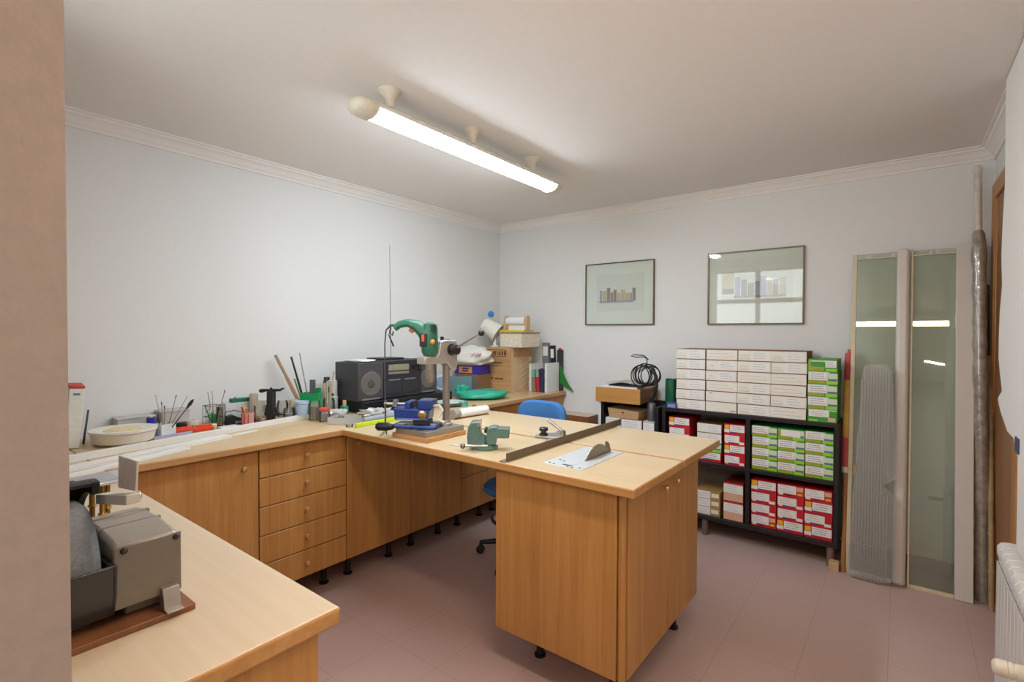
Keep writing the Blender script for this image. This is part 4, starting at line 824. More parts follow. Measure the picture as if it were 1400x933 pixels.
t = thing('video_recorder', 'flat black recorder lying under the radio and its speakers', 'recorder', (-2.90, 2.38, 0.9))
MB().box(-0.17, 0.15, -0.40, 0.42, 0.006, 0.076).build('case', M_BLACK, t, 0.003)
MB().box(0.148, 0.153, -0.10, 0.14, 0.034, 0.060).box(0.148, 0.152, 0.20, 0.36, 0.036, 0.058).build('front_flap', mat('gloss_black', '#0c0c0e', 0.15), t, 0.001)
for x, y in ((-0.14, -0.36), (-0.14, 0.38), (0.12, -0.36), (0.12, 0.38)): MB().lathe([(0.012, 0), (0.012, 0.006)], 10, 0, Matrix.Translation((x, y, 0))).build('foot', M_DARKMETAL, t)
speaker('left black loudspeaker of the radio, with a white cloth on top', 1.965, 2.165, -2.775, PL, 1.233, 0.265)
speaker('right black loudspeaker of the radio, behind the drill chuck', 2.525, 2.705, -2.82, PL, 1.228, 0.24)
t = thing('radio', 'black radio cassette unit between its loudspeakers, with a long thin aerial', 'radio', (-2.785, 2.345, PL))
MB().box(-0.26, -0.012, -0.172, 0.172, 0, 0.262).build('case', M_SPK, t, 0.006)
MB().box(-0.013, 0.0, -0.170, 0.170, 0.002, 0.258).build('front_panel', mat('radio_face', '#2b2b2f', 0.35), t, 0.003)
MB().box(-0.001, 0.002, -0.13, 0.05, 0.190, 0.232).build('tuner_scale', mat('tuner_window', '#8d8872', 0.3, var=0.15, scale=60), t)
MB().box(-0.001, 0.0025, -0.13, 0.05, 0.165, 0.182).build('button_row', M_GREYMETAL, t)
for y in (-0.085, 0.06): MB().box(-0.001, 0.004, y-0.07, y+0.068, 0.03, 0.115).build('cassette_door', mat('cassette_smoke', '#34343a', 0.2), t, 0.002)
for y in (-0.08, 0.06): MB().box(-0.001, 0.0045, y-0.05, y+0.05, 0.120, 0.130).build('key_row', mat('key_grey', '#6f6e70', 0.4), t)
for y, z, r in ((0.10, 0.21, 0.02), (0.145, 0.215, 0.010), (0.145, 0.185, 0.010)): MB().axis((0, y, z), (0.02, y, z), [(r, 0), (r*0.9, 0.012), (0, 0.0125)], 16).build('dial', M_BLACK, t)
MB().box(-0.22, -0.05, -0.15, 0.05, 0.262, 0.275).build('lid', M_BLACK, t, 0.003)
MB().cyl((-0.20, 0.05, 0.262), (-0.20, 0.04, 1.10), 0.0022, 0.0012, 6).build('aerial', M_DARKMETAL, t)
tag(MB().blob((0, 0, 0.007), (0.20, 0.16, 0.014), 4, 0.15).build('folded_cloth', mat('cloth_white', '#dcdcd8', 0.9), None, 0, (-2.90, 2.07, 1.235)), 'white folded cloth on the left loudspeaker', 'cloth')

# ------------------------------------------------------------------ paint pots and odds and ends along the left wall
T0 = 0.9
def pot(name, label, cat, loc, prof, m, n=28, rz=0, group=None):
    return tag(MB().lathe(prof, n).build(name, m, None, 0, loc, rz), label, cat, group)
def rod(name, label, cat, base, tip, r0, r1, m, head=None, group=None):
    """stick whose foot is at base and whose end is at tip; head = (length, radius, material) makes a tip part"""
    b, p = Vector(base), Vector(tip); d = p - b
    o = tag(MB().cyl((0, 0, 0), d, r0, r1, 8).build(name, m, None, 0, b), label, cat, group)
    if head:
        L, r, hm, nm = head; u = d.normalized()
        MB().axis(d - u*0.002, d + u*L, [(r1, 0), (r, L*0.3), (r*0.9, L*0.6), (r*0.2, L)], 8).build(nm, hm, o)
    return o
M_STICK = mat('stick_wood', '#a98d68', 0.6, var=0.15); M_GSTICK = mat('stick_grey', '#7b7773', 0.5)
# white plastic profiles
M_PVC = mat('profile_white', '#e8e7e2', 0.4, var=0.01)
def profile(label, a, b, w, h, z, ridges):
    """extruded section: a flat web with raised lips and ridges"""
    a, b = Vector((*a, z)), Vector((*b, z)); d = b - a; L = d.length; k = h*0.62; rw = 0.0022
    pts = [(-w/2, 0), (w/2, 0), (w/2, h), (w/2-0.005, h), (w/2-0.005, k)]
    for y in sorted(ridges, reverse=True): pts += [(y+rw, k), (y+rw, h*0.9), (y-rw, h*0.9), (y-rw, k)]
    pts += [(-w/2+0.005, k), (-w/2+0.005, h), (-w/2, h)]
    Mx = Matrix(((0, 0, 1, 0), (1, 0, 0, 0), (0, 1, 0, 0), (0, 0, 0, 1)))
    return tag(MB().prism(pts, 0, L, 0, Mx).build('plastic_profile', M_PVC, None, 0, a, math.atan2(d.y, d.x)), label, 'profile')
profile('long white plastic profile along the left worktop, the one nearest the pots', (-2.645, 0.36), (-2.905, 1.695), 0.040, 0.024, T0+0.0005, (-0.012, 0.012))
profile('medium white plastic profile lying in the middle of the three on the left worktop', (-2.470, 0.36), (-2.690, 1.130), 0.062, 0.014, T0+0.0005, (-0.02, 0.0, 0.02))
profile('shortest white plastic profile at the front edge of the left worktop', (-2.375, 0.42), (-2.565, 0.90), 0.05, 0.008, T0+0.0005, (-0.012, 0.012))
profile('flat white strip end lying beyond the medium profile on the left worktop', (-2.692, 1.150), (-2.735, 1.29), 0.022, 0.006, T0+0.0005, (0.0,))
# books and tubs
t = thing('box_file', 'white box file with a red top edge leaning at the left end of the worktop', 'file', (-2.955, 0.575, T0)); t.rotation_euler = (math.radians(-4), math.radians(3), math.radians(-6))
MB().box(-0.12, 0.0, -0.026, 0.026, 0.002, 0.275).build('case', mat('file_white', '#e3e4dc', 0.6), t, 0.003)
MB().box(-0.121, 0.001, -0.027, 0.027, 0.275, 0.287).build('red_edge', mat('file_red', '#c4423a', 0.6), t, 0.002)
MB().box(-0.0005, 0.0012, -0.012, 0.012, 0.245, 0.254).build('spine_mark', M_BLUEP, t)
tag(MB().box(-0.12, 0, -0.014, 0.014, 0.001, 0.295).box(-0.117, -0.002, -0.010, 0.010, 0.295, 0.2955, 1).build('book', [mat('book_brown', '#5d5146', 0.7), M_LABEL], None, 0.002, (-2.99, 0.522, T0), math.radians(-8)), 'brown backed book between the pillar and the white box file', 'book')
pot('plastic_tub', 'wide round white tub with a cream rim at the left end of the worktop', 'tub', (-2.945, 0.765, T0+0.0005), [(0.100, 0), (0.120, 0.012), (0.128, 0.055), (0.134, 0.058), (0.134, 0.068), (0.122, 0.070), (0.100, 0.062), (0.0, 0.060)], mat('tub_white', '#e6e3d8', 0.45, var=0.03))
MB().lathe([(0.0, 0.0605), (0.085, 0.0605), (0.06, 0.068), (0.02, 0.072), (0, 0.0725)], 24).build('dried_plaster', mat('plaster_cream', '#e3cfa4', 0.8, var=0.12, scale=30), bpy.data.objects['plastic_tub'])
def clear_box(label, loc, rz, w, d, h):
    t = thing('storage_box', label, 'box', loc, rz)
    b = MB(); k = 0.0025
    b.box(-w/2, w/2, -d/2, d/2, 0, k).box(-w/2, w/2, -d/2, -d/2+k, k, h).box(-w/2, w/2, d/2-k, d/2, k, h).box(-w/2, -w/2+k, -d/2+k, d/2-k, k, h).box(w/2-k, w/2, -d/2+k, d/2-k, k, h)
    b.build('tray', glass('milky_plastic', '#ffffff', -0.02, 0.2, 0.8), t)
    MB().box(-w/2-0.004, w/2+0.004, -d/2-0.004, d/2+0.004, h, h+0.009).build('lid', glass('milky_lid', '#ffffff', -0.02, 0.2, 0.8), t, 0.002)
    rd = random.Random(w); f = MB()
    for k in range(14): f.cbox((rd.uniform(-w/2+0.02, w/2-0.02), rd.uniform(-d/2+0.02, d/2-0.02), 0.01+0.012*(k % 3)), (rd.uniform(0.01, 0.03), 0.012, 0.010), k % 3)
    f.build('contents', [mat('bits_grey', '#b9bab8'), M_CREAM, mat('bits_tan', '#c7bba4')], t)
clear_box('flat milky plastic box behind the round white tub', (-3.14, 0.86, T0+0.001), math.radians(90), 0.16, 0.09, 0.085)
clear_box('milky plastic box between the round tub and the blue bottle', (-3.135, 1.03, T0+0.001), math.radians(90), 0.13, 0.10, 0.10)
tag(MB().cyl((0, 0, 0), (0.0, 0.02, 0.16), 0.005, 0.004, 8).build('marker', mat('marker_slate', '#3e4c54', 0.5), None, 0, (-3.05, 0.635, T0)), 'slate marker standing between the box file and the tub', 'marker')
t = thing('glue_bottle', 'small grey bottle with a tall blue cap beside the white brush pot', 'bottle', (-3.03, 0.900, T0))
MB().lathe([(0.018, 0), (0.020, 0.003), (0.020, 0.035), (0.016, 0.04)], 18).build('bottle_body', mat('bottle_grey', '#6b7478', 0.4), t)
MB().lathe([(0.0185, 0.04), (0.0185, 0.092), (0.016, 0.095), (0, 0.095)], 18).build('cap', mat('cap_blue', '#2a2fa8', 0.4), t)
MB().lathe([(0.010, 0.095), (0.009, 0.104), (0, 0.105)], 12).build('nozzle', M_CREAM, t)
t = thing('figurine', 'tiny brown and tan bottle in front of the blue capped one', 'bottle', (-2.965, 0.883, T0))
MB().lathe([(0.010, 0), (0.011, 0.004), (0.010, 0.030), (0.006, 0.036)], 14).build('bottle_body', mat('dark_brown', '#4d3226', 0.5), t)
MB().lathe([(0.009, 0.036), (0.010, 0.05), (0.006, 0.06), (0, 0.061)], 12).build('stopper', mat('tan_cork', '#c9b08c', 0.7), t)
# lilac tray, brush pot and its sticks
tag(MB().box(-0.09, 0.09, -0.03, 0.03, 0, 0.004).box(-0.09, 0.09, -0.03, -0.027, 0.004, 0.012).box(-0.09, 0.09, 0.027, 0.03, 0.004, 0.012).box(-0.09, -0.087, -0.027, 0.027, 0.004, 0.012).box(0.087, 0.09, -0.027, 0.027, 0.004, 0.012).build('shallow_tray', mat('lilac_plastic', '#a9b2d8', 0.45), None, 0, (-2.955, 0.965, T0+0.0005), math.radians(98)), 'shallow lilac tray under the square white brush pot', 'tray')
bx = MB(); w = 0.036
for a, b, c, d in ((-w, w, -w, -w+0.003), (-w, w, w-0.003, w), (-w, -w+0.003, -w+0.003, w-0.003), (w-0.003, w, -w+0.003, w-0.003)): bx.box(a, b, c, d, 0, 0.060)
bx.box(-w, w, -w, w, 0, 0.003)
P0 = Vector((-2.965, 0.940, T0+0.005))
tag(bx.build('brush_pot', mat('pot_white', '#dde2e4', 0.45), None, 0.001, P0, math.radians(12)), 'square white pot full of thin brushes on the lilac tray', 'pot')
Rv = Vector((0.791, 0.611, 0))                # along the worktop as seen across the room
def sticks(items, P, z0, group):
    for label, name, bo, to, zt, r, m, head in items:
        b = P + Rv*bo + Vector((0.004*((len(label) % 5)-2), 0, z0)); tp = P + Rv*to + Vector((0, 0, zt))
        rod(name, label, 'brush' if name != 'spatula' else 'spatula', b, tp, r, r*0.8, m, head, group)
sticks([('thin straw coloured rod leaning furthest left in the square white pot', 'thin_rod', -0.008, -0.045, 0.205, 0.0017, M_STICK, None),
        ('short dark handle at the left rim of the square white pot', 'paint_brush', -0.015, -0.035, 0.105, 0.003, M_BLACK, None),
        ('upright straw coloured brush in the square white pot', 'paint_brush', -0.004, -0.014, 0.155, 0.0024, M_STICK, (0.02, 0.003, M_DARKMETAL, 'bristles')),
        ('second upright brush, with a dark tip, in the square white pot', 'paint_brush', 0.0, 0.0, 0.135, 0.0024, M_GSTICK, (0.02, 0.003, M_BLACK, 'bristles')),
        ('long grey rod leaning right from the square white pot', 'thin_rod', 0.008, 0.058, 0.19, 0.0018, M_GSTICK, (0.02, 0.0025, M_DARKMETAL, 'bristles')),
        ('long pale rod leaning furthest right from the square white pot', 'thin_rod', 0.010, 0.118, 0.20, 0.0017, M_STICK, None)], P0, 0.006, None)
o = rod('spatula', 'dark spatula with a leaf shaped blade leaning right out of the square pot', 'spatula', P0 + Rv*0.016 + Vector((0, 0, 0.01)), P0 + Rv*0.112 + Vector((0, 0, 0.135)), 0.003, 0.0022, M_BLACK)
u = (Rv*0.096 + Vector((0, 0, 0.125))).normalized(); e = Rv*0.096 + Vector((0, 0, 0.125))
MB().tube([e - u*0.004, e + u*0.012, e + u*0.03, e + u*0.05, e + u*0.062], [0.002, 0.006, 0.009, 0.007, 0.001], 10, 0, 0.4).build('blade', M_DARKMETAL, o)
# tape rolls, orange pliers, wire basket
pot('tape_roll', 'wide roll of white tape lying behind the orange pliers', 'tape', (-3.08, 1.105, T0+0.0005), [(0.020, 0.0), (0.036, 0.0), (0.037, 0.002), (0.037, 0.046), (0.036, 0.048), (0.020, 0.048), (0.020, 0.0)], M_CREAM)
pot('ink_pot', 'black pot between the white brush pot and the tape roll', 'pot', (-3.02, 1.035, T0+0.0005), [(0.024, 0), (0.025, 0.002), (0.025, 0.044), (0.020, 0.05), (0, 0.052)], M_BLACK)
t = thing('spring_clamp', 'orange plastic spring clamp lying in front of the wire pen basket', 'clamp', (-2.965, 1.075, T0+0.001), math.radians(88))
MB().prism([(-0.085, -0.012), (-0.03, -0.006), (0.05, -0.020), (0.088, -0.030), (0.09, -0.016), (0.04, 0.0), (-0.02, 0.012), (-0.08, 0.020), (-0.09, 0.006)], 0.0, 0.022).build('lower_arm', mat('clamp_orange', '#e8471c', 0.4), t, 0.004)
MB().prism([(-0.095, 0.020), (-0.03, 0.006), (0.05, 0.012), (0.092, 0.006), (0.094, 0.022), (0.04, 0.030), (-0.03, 0.028), (-0.092, 0.040)], 0.004, 0.030).build('upper_arm', mat('clamp_orange', '#e8471c'), t, 0.004)
MB().lathe([(0.006, 0), (0.006, 0.033), (0, 0.034)], 12, 0, Matrix.Translation((0.0, 0.008, 0))).build('pivot', M_STEEL, t)
PW = Vector((-3.06, 1.205, T0))
t = thing('wire_basket', 'black wire pen basket holding green and grey pens', 'basket', PW, math.radians(15))
wb = MB()
for z in (0.002, 0.055, 0.118): 
    wb.tube([(-0.04, -0.03, z), (0.04, -0.03, z), (0.04, 0.03, z), (-0.04, 0.03, z), (-0.04, -0.03, z)], 0.0016, 6)
for x in (-0.04, -0.0133, 0.0133, 0.04):
    for y in (-0.03, 0.03): wb.cyl((x, y, 0), (x, y, 0.118), 0.0012, None, 6)
for y in (0.0,):
    for x in (-0.04, 0.04): wb.cyl((x, y, 0), (x, y, 0.118), 0.0012, None, 6)
wb.build('wire_frame', M_BLACK, t); MB().box(-0.04, 0.04, -0.03, 0.03, 0.0005, 0.0025).build('bottom', M_DARKMETAL, t)
GP = mat('pen_green', '#1f9a5c', 0.4)
for lab, bo, to, zt, r, m, hd in (('green pen leaning left in the wire basket', 0.0, -0.045, 0.115, 0.0036, GP, None), ('thick green marker upright in the wire basket', 0.004, -0.008, 0.075, 0.006, GP, None), ('second green marker at the middle of the wire basket', 0.016, 0.012, 0.07, 0.006, GP, None),
        ('tall bent grey rod at the left of the wire basket', 0.006, -0.028, 0.195, 0.002, M_GSTICK, None), ('tall straw rod in the middle of the wire basket', 0.01, -0.004, 0.20, 0.0016, M_STICK, None), ('tall grey brush leaning right in the wire basket', 0.02, 0.065, 0.19, 0.002, M_GSTICK, (0.02, 0.003, M_BLACK, 'bristles')),
        ('black pencil at the right of the wire basket', 0.022, 0.034, 0.11, 0.0032, M_BLACK, None), ('tan pencil at the right rim of the wire basket', 0.024, 0.042, 0.095, 0.0032, M_STICK, None)):
    rod('pen', lab, 'pen', PW + Rv*bo*0.8 + Vector((0, 0, 0.004)), PW + Rv*to + Vector((0, 0, zt)), r, r*0.85, m, hd)
pot('cream_jar', 'short cream jar in front of the wire basket', 'jar', (-2.985, 1.175, T0+0.0005), [(0.018, 0), (0.02, 0.003), (0.02, 0.022), (0.016, 0.026), (0, 0.027)], M_CREAM)
t = tag(MB().box(-0.020, 0.020, -0.012, 0.012, 0, 0.100).build('lever_file', mat('grey_beige_box', '#a39c8f', 0.6), None, 0.002, (-3.10, 1.262, T0), math.radians(40)), 'narrow grey box with a dark finger hole right of the wire basket', 'box')
MB().axis((0.004, -0.0122, 0.085), (0.004, -0.0135, 0.085), [(0.007, 0), (0.007, 0.001), (0, 0.0012)], 12).build('finger_hole', M_BLACK, t)
tag(MB().box(-0.08, 0.08, -0.035, 0.035, 0, 0.115).build('carton', mat('carton_white', '#d9dcde', 0.6), None, 0.002, (-3.125, 1.375, T0), math.radians(82)), 'white carton with a green case on top, behind the black stapler', 'carton')
tag(MB().box(-0.065, 0.065, -0.022, 0.022, 0, 0.022).box(-0.07, -0.065, -0.012, 0.012, 0.004, 0.016).lathe([(0.004, 0.022), (0.004, 0.032), (0, 0.032)], 8, 0, Matrix.Translation((-0.04, 0, 0))).build('green_case', mat('case_green', '#1f6f58', 0.45), None, 0.003, (-3.115, 1.39, T0+0.1155), math.radians(86)), 'dark green case lying on the white carton', 'case')
t = thing('tape_dispenser', 'black tape dispenser in front of the white carton', 'dispenser', (-3.03, 1.315, T0), math.radians(84))
MB().prism([(-0.055, 0), (0.055, 0), (0.052, 0.028), (0.02, 0.035), (-0.02, 0.058), (-0.05, 0.05)], -0.022, 0.022, 0, XZ(0)).build('body', M_BLACK, t, 0.003)
MB().tube([(-0.052, 0.018, 0.045), (-0.045, 0.018, 0.072), (0.0, 0.018, 0.078), (0.045, 0.018, 0.062), (0.052, 0.018, 0.03)], 0.0022, 6).build('wire_bail', M_DARKMETAL, t)
MB().box(-0.01, 0.045, -0.0225, -0.0215, 0.006, 0.022).build('label_plate', mat('plate_blue_grey', '#8fa0b4', 0.4), t)
tag(MB().box(-0.05, 0.05, -0.03, 0.03, 0, 0.007).build('card_pack', M_LABEL, None, 0.001, (-2.955, 1.245, T0+0.0005), math.radians(95)), 'flat white pack of cards in front of the black dispenser', 'cards')
# red beaker with pens
PRD = Vector((-2.945, 1.345, T0))
t = pot('beaker', 'red and white striped beaker with pencils in front of the cardboard tube', 'beaker', PRD, [(0.028, 0), (0.029, 0.003), (0.034, 0.072), (0.031, 0.072), (0.027, 0.006), (0, 0.005)], mat('beaker_pink', '#dba6a4', 0.4))
for a in (200, 232, 262, 300, 335):
    a = math.radians(a); MB().bar((0.0285*math.cos(a), 0.0285*math.sin(a), 0.003), (0.0338*math.cos(a+0.12), 0.0338*math.sin(a+0.12), 0.070), 0.010, 0.003, 0, a+PI/2).build('red_stripe', mat('beaker_red', '#cf3a3a', 0.4), t)
for lab, bo, to, zt, m in (('red pencil leaning left in the striped beaker', -0.006, -0.036, 0.105, M_RED), ('yellow pencil in the striped beaker', 0.0, -0.018, 0.108, M_YEL), ('orange tan pencil in the striped beaker', 0.004, -0.008, 0.096, mat('tan_pen', '#c78a4c', 0.5)), ('silver pen at the right of the striped beaker', 0.012, 0.012, 0.098, M_STEEL)):
    rod('pencil', lab, 'pencil', PRD + Rv*bo + Vector((0, 0, 0.007)), PRD + Rv*to + Vector((0, 0, zt)), 0.0042, 0.004, m)
pot('cardboard_tube', 'pale cardboard tube standing behind the striped beaker', 'tube', (-3.045, 1.425, T0+0.0005), [(0.024, 0), (0.024, 0.163), (0.020, 0.165), (0.020, 0.004), (0, 0.003)], mat('tube_card', '#c7b8a5', 0.7, var=0.1))
pot('dark_marker', 'dark brown marker standing between the beaker and the wall socket', 'marker', (-2.99, 1.405, T0+0.0005), [(0.005, 0), (0.005, 0.095), (0.003, 0.1), (0, 0.1)], mat('marker_brown', '#5a3434', 0.4), 10)
# white socket block
t = tag(MB().box(-0.045, 0.045, -0.03, 0.03, 0, 0.115).build('white_housing', mat('housing_ivory', '#dad8cc', 0.45), None, 0.006, (-3.11, 1.53, T0+0.0005), math.radians(52)), 'ivory fitting with two round knobs behind the black cast iron stand', 'fitting')
for z in (0.036, 0.082): MB().axis((0.012, -0.030, z), (0.012, -0.048, z), [(0.018, 0), (0.018, 0.006), (0.010, 0.008), (0.010, 0.016), (0, 0.018)], 16).build('round_knob', M_CREAM, t)
MB().axis((0.012, -0.046, 0.082), (0.012, -0.051, 0.082), [(0.006, 0), (0.005, 0.003), (0, 0.004)], 10).build('center_cap', M_DARKMETAL, t)
tag(MB().blob((0, 0, 0.016), (0.10, 0.07, 0.032), 11, 0.2).build('rag', mat('rag_tan', '#b8a488', 0.9), None, 0, (-3.0, 1.455, T0)), 'crumpled tan rag at the foot of the black stand', 'rag')
# black cast stand (T-shaped)
M_IRON = mat('cast_iron_black', '#2e2e31', 0.5, 0.3, var=0.15, scale=60)
t = thing('cast_stand', 'black cast iron T shaped stand among the jars on the left worktop', 'stand', (-2.935, 1.475, T0), math.radians(38))
MB().prism([(-0.020, 0.0), (0.020, 0.0), (0.018, 0.03), (0.034, 0.045), (0.026, 0.075), (0.020, 0.105), (0.020, 0.185), (-0.020, 0.185), (-0.022, 0.105), (-0.030, 0.075), (-0.036, 0.045), (-0.018, 0.03)], -0.018, 0.018, 0, XZ(0)).build('body', M_IRON, t, 0.004)
MB().lathe([(0.036, 0), (0.036, 0.006), (0.022, 0.012), (0.018, 0.02)], 20).build('base', M_IRON, t)
MB().tube([(-0.068, 0, 0.185), (-0.055, 0, 0.185), (-0.03, 0, 0.189), (0.03, 0, 0.189), (0.055, 0, 0.190), (0.062, 0, 0.197), (0.074, 0, 0.199)], [0.010, 0.012, 0.008, 0.008, 0.0075, 0.006, 0.005], 10).build('cross_arm', M_IRON, t)
MB().lathe([(0.007, 0.188), (0.007, 0.204), (0, 0.205)], 10).build('top_nut', M_IRON, t)
MB().tube([(0.020, 0, 0.095), (0.040, -0.004, 0.065), (0.052, -0.006, 0.045), (0.070, -0.006, 0.048)], [0.006, 0.006, 0.007, 0.005], 8).build('lever', M_IRON, t)
MB().tube([(-0.022, 0, 0.10), (-0.032, 0.0, 0.075), (-0.036, 0, 0.05)], [0.004, 0.006, 0.004], 8).build('side_web', M_IRON, t)
# glass jars and cups
def jar(label, loc, r, h, lid=None, fill=None, lh=0.018, fill_h=0.5):
    t = thing('glass_jar', label, 'jar', loc)
    MB().lathe([(r*0.9, 0), (r, 0.004), (r, h*0.82), (r*0.86, h*0.92), (r*0.86, h), (r*0.80, h), (r*0.80, h*0.93), (r*0.93, h*0.81), (r*0.93, 0.006), (0, 0.005)], 24).build('glass_body', M_CLEAR if not fill else glass('jar_glass', '#fafcfb', 0.0, 0.03, 0.08), t)
    if fill: MB().lathe([(r*0.9, 0.006), (r*0.91, 0.008), (r*0.91, h*fill_h), (0, h*fill_h)], 20).build('contents', fill, t)
    if lid: MB().lathe([(r*0.95, h), (r*0.98, h+0.002), (r*0.98, h+lh-0.002), (r*0.94, h+lh), (0, h+lh)], 24).build('lid', lid, t)
    return t
jar('small clear jar half filled with grey water right of the black stand', (-2.965, 1.60, T0+0.0005), 0.033, 0.065, None, mat('grey_water', '#b9c4cb', 0.3))
jar('clear glass jar at the back between the stand and the blue cup', (-3.08, 1.62, T0+0.0005), 0.034, 0.10, None, mat('milky_fill', '#d5d6d0', 0.5), fill_h=0.3)
pot('paper_cup', 'pale blue and white plastic cup in front of the green pot', 'cup', (-2.915, 1.655, T0+0.0005), [(0.030, 0), (0.031, 0.003), (0.037, 0.088), (0.041, 0.092), (0.041, 0.106), (0.038, 0.107), (0.034, 0.09), (0.028, 0.006), (0, 0.005)], mat('cup_blue', '#b7cbe0', 0.4))
pot('paint_mug', 'ochre stained tumbler half hidden behind the pale blue cup', 'tumbler', (-3.0, 1.65, T0+0.0005), [(0.026, 0), (0.030, 0.11), (0.027, 0.11), (0.024, 0.006), (0, 0.005)], mat('tumbler_stained', '#cfc4a4', 0.5, var=0.25, scale=30))
PG_ = Vector((-2.965, 1.745, T0+0.0005))
gb = MB(); 
for a, b, c, d in ((-0.055, 0.055, -0.036, -0.033), (-0.055, 0.055, 0.033, 0.036), (-0.055, -0.052, -0.033, 0.033), (0.052, 0.055, -0.033, 0.033)): gb.box(a, b, c, d, 0, 0.145)
gb.box(-0.055, 0.055, -0.036, 0.036, 0, 0.003)
t = tag(gb.build('utensil_pot', mat('pot_green', '#129a50', 0.4), None, 0.002, PG_, math.radians(38)), 'bright green pot holding saws and long files', 'pot')
MB().prism([(-0.03, 0.1449), (0.053, 0.1449), (0.053, 0.172), (0.03, 0.176), (0.0, 0.158)], 0.0335, 0.0355, 0, XZ(0)).build('raised_back', mat('pot_green', '#129a50'), t)
tg = [('long wooden handled file leaning far left out of the green pot', 'file', -0.036, -0.225, 0.385, 0.0105, M_STICK, mat('tan_grip', '#b58a68', 0.5)),
      ('long black blade leaning left out of the green pot', 'blade', -0.02, -0.125, 0.375, 0.0068, M_BLACK, M_BLACK),
      ('long slim steel rule leaning slightly left out of the green pot', 'ruler', 0.0, -0.072, 0.40, 0.004, M_GREYMETAL, M_STEEL)]
for lab, nm, bo, to, zt, r, m1, m2 in tg:
    b = PG_ + Rv*bo + Vector((0, 0, 0.006)); p = PG_ + Rv*to + Vector((0, 0, zt)); d = p - b
    o = tag(MB().bar((0, 0, 0), d*0.62, r*2.3, r*1.3).build(nm, m2, None, 0.001, b), lab, 'tool')
    MB().bar(d*0.60, d, r*2.0, r*1.1).build('handle', m1, o, 0.001)
tag(MB().bar((0, 0, 0), (-0.060, -0.046, 0.225), 0.012, 0.006).build('putty_knife', mat('olive_handle', '#8f8454', 0.5), None, 0.001, PG_ - Rv*0.030 + Vector((0, 0, 0.01))), 'olive handled putty knife at the left edge of the green pot', 'tool')
tag(MB().box(-0.016, 0.016, -0.010, 0.010, 0, 0.225).build('sanding_block', mat('block_slate', '#55585e', 0.6), None, 0.002, PG_ + Vector((0.012, 0.005, 0.004)), math.radians(38)), 'dark grey block standing upright in the green pot', 'block')
jar('clear pickle jar with brown brush handles, in front of the green pot', (-2.80, 1.672, T0+0.0005), 0.034, 0.115, None, mat('jar_brown', '#9a8468', 0.5, var=0.4, scale=25), fill_h=0.7)
jar('small jar with a red lid at the front end of the row of pots', (-2.705, 1.680, T0+0.0005), 0.031, 0.062, mat('lid_red', '#d3453c', 0.4), mat('jar_grey', '#a9a2a0', 0.5), 0.02, 0.75)
# brush jar
PJ = Vector((-2.955, 1.865, T0+0.0005))
jar('clear jar of tall wooden brushes left of the spotted tin', PJ, 0.038, 0.10, None, mat('jar_dull', '#b4aca4', 0.5), fill_h=0.25)
for lab, bo, to, zt, r, hd in (('tallest tan brush, leaning right, in the brush jar', 0.0, 0.035, 0.275, 0.0065, None), ('pale brush upright in the brush jar', -0.008, -0.010, 0.215, 0.006, (0.02, 0.006, mat('bristle_brown', '#5b4632', 0.8), 'bristles')), ('second pale brush, left of the others in the brush jar', -0.014, -0.03, 0.20, 0.006, (0.02, 0.006, mat('bristle_brown', '#5b4632', 0.8), 'bristles')), ('thin brush between the pale ones in the brush jar', 0.004, 0.008, 0.19, 0.004, None)):
    rod('paint_brush', lab, 'brush', PJ + Rv*bo + Vector((0, 0, 0.03)), PJ + Rv*to + Vector((0, 0, zt)), r*0.8, r, mat('brush_pale', '#c7b291', 0.5, var=0.12), hd)
t = pot('spotted_tin', 'white tin with black spots standing before the loudspeaker', 'tin', (-3.0, 1.918, T0+0.0005), [(0.036, 0), (0.038, 0.003), (0.038, 0.10), (0.034, 0.105), (0.034, 0.19), (0.031, 0.21), (0, 0.212)], mat('tin_white', '#cfd3cf', 0.35))
rd = random.Random(9)
for k in range(9):
    a = math.radians(rd.uniform(230, 340)); z = rd.uniform(0.112, 0.19)
    MB().axis((0.0335*math.cos(a), 0.0335*math.sin(a), z), (0.04*math.cos(a), 0.04*math.sin(a), z), [(0.010, 0), (0.009, 0.0015), (0, 0.002)], 10).build('black_spot', M_BLACK, t)
t = pot('spray_tin', 'slim grey tin with a dark cap behind the spotted tin', 'tin', (-3.09, 1.935, T0+0.0005), [(0.021, 0), (0.022, 0.003), (0.022, 0.185), (0.018, 0.192), (0, 0.193)], mat('tin_grey', '#b3b5b4', 0.4))
MB().lathe([(0.0195, 0.190), (0.0195, 0.222), (0.017, 0.226), (0, 0.226)], 16).build('cap', M_DARKMETAL, t)
# corner clutter
t = thing('glue_bottle', 'teal bottle with a tan stopper in front of the left loudspeaker', 'bottle', (-2.87, 1.925, T0+0.0005))
MB().prism(padded(0.055, 0.036, 0), 0, 0.052).build('bottle_body', mat('bottle_teal', '#2f8f7c', 0.35), t, 0.006)
MB().lathe([(0.012, 0.052), (0.012, 0.085), (0.010, 0.088), (0, 0.088)], 14).build('stopper', mat('stopper_tan', '#c9a878', 0.6), t)
MB().box(-0.02, 0.022, -0.0195, -0.018, 0.012, 0.036).build('paper_label', mat('label_aqua', '#8fd0cc', 0.5), t)
M_FILM = glass('crumpled_film', '#fefefe', 0.03, 0.15, 0.85)
tag(MB().blob((0, 0, 0.02), (0.16, 0.14, 0.045), 21, 0.35, power=0.8).build('plastic_bag', M_FILM, None, 0, (-2.82, 1.81, T0+0.001), 0.4), 'crumpled clear plastic bag in the corner, next to the red lidded jar', 'bag')
tag(MB().blob((0, 0, 0.02), (0.18, 0.12, 0.042), 33, 0.4, power=0.8).build('plastic_bag', M_FILM, None, 0, (-2.635, 1.99, T0+0.001), 0.9), 'crumpled clear film in front of the black recorder', 'bag')
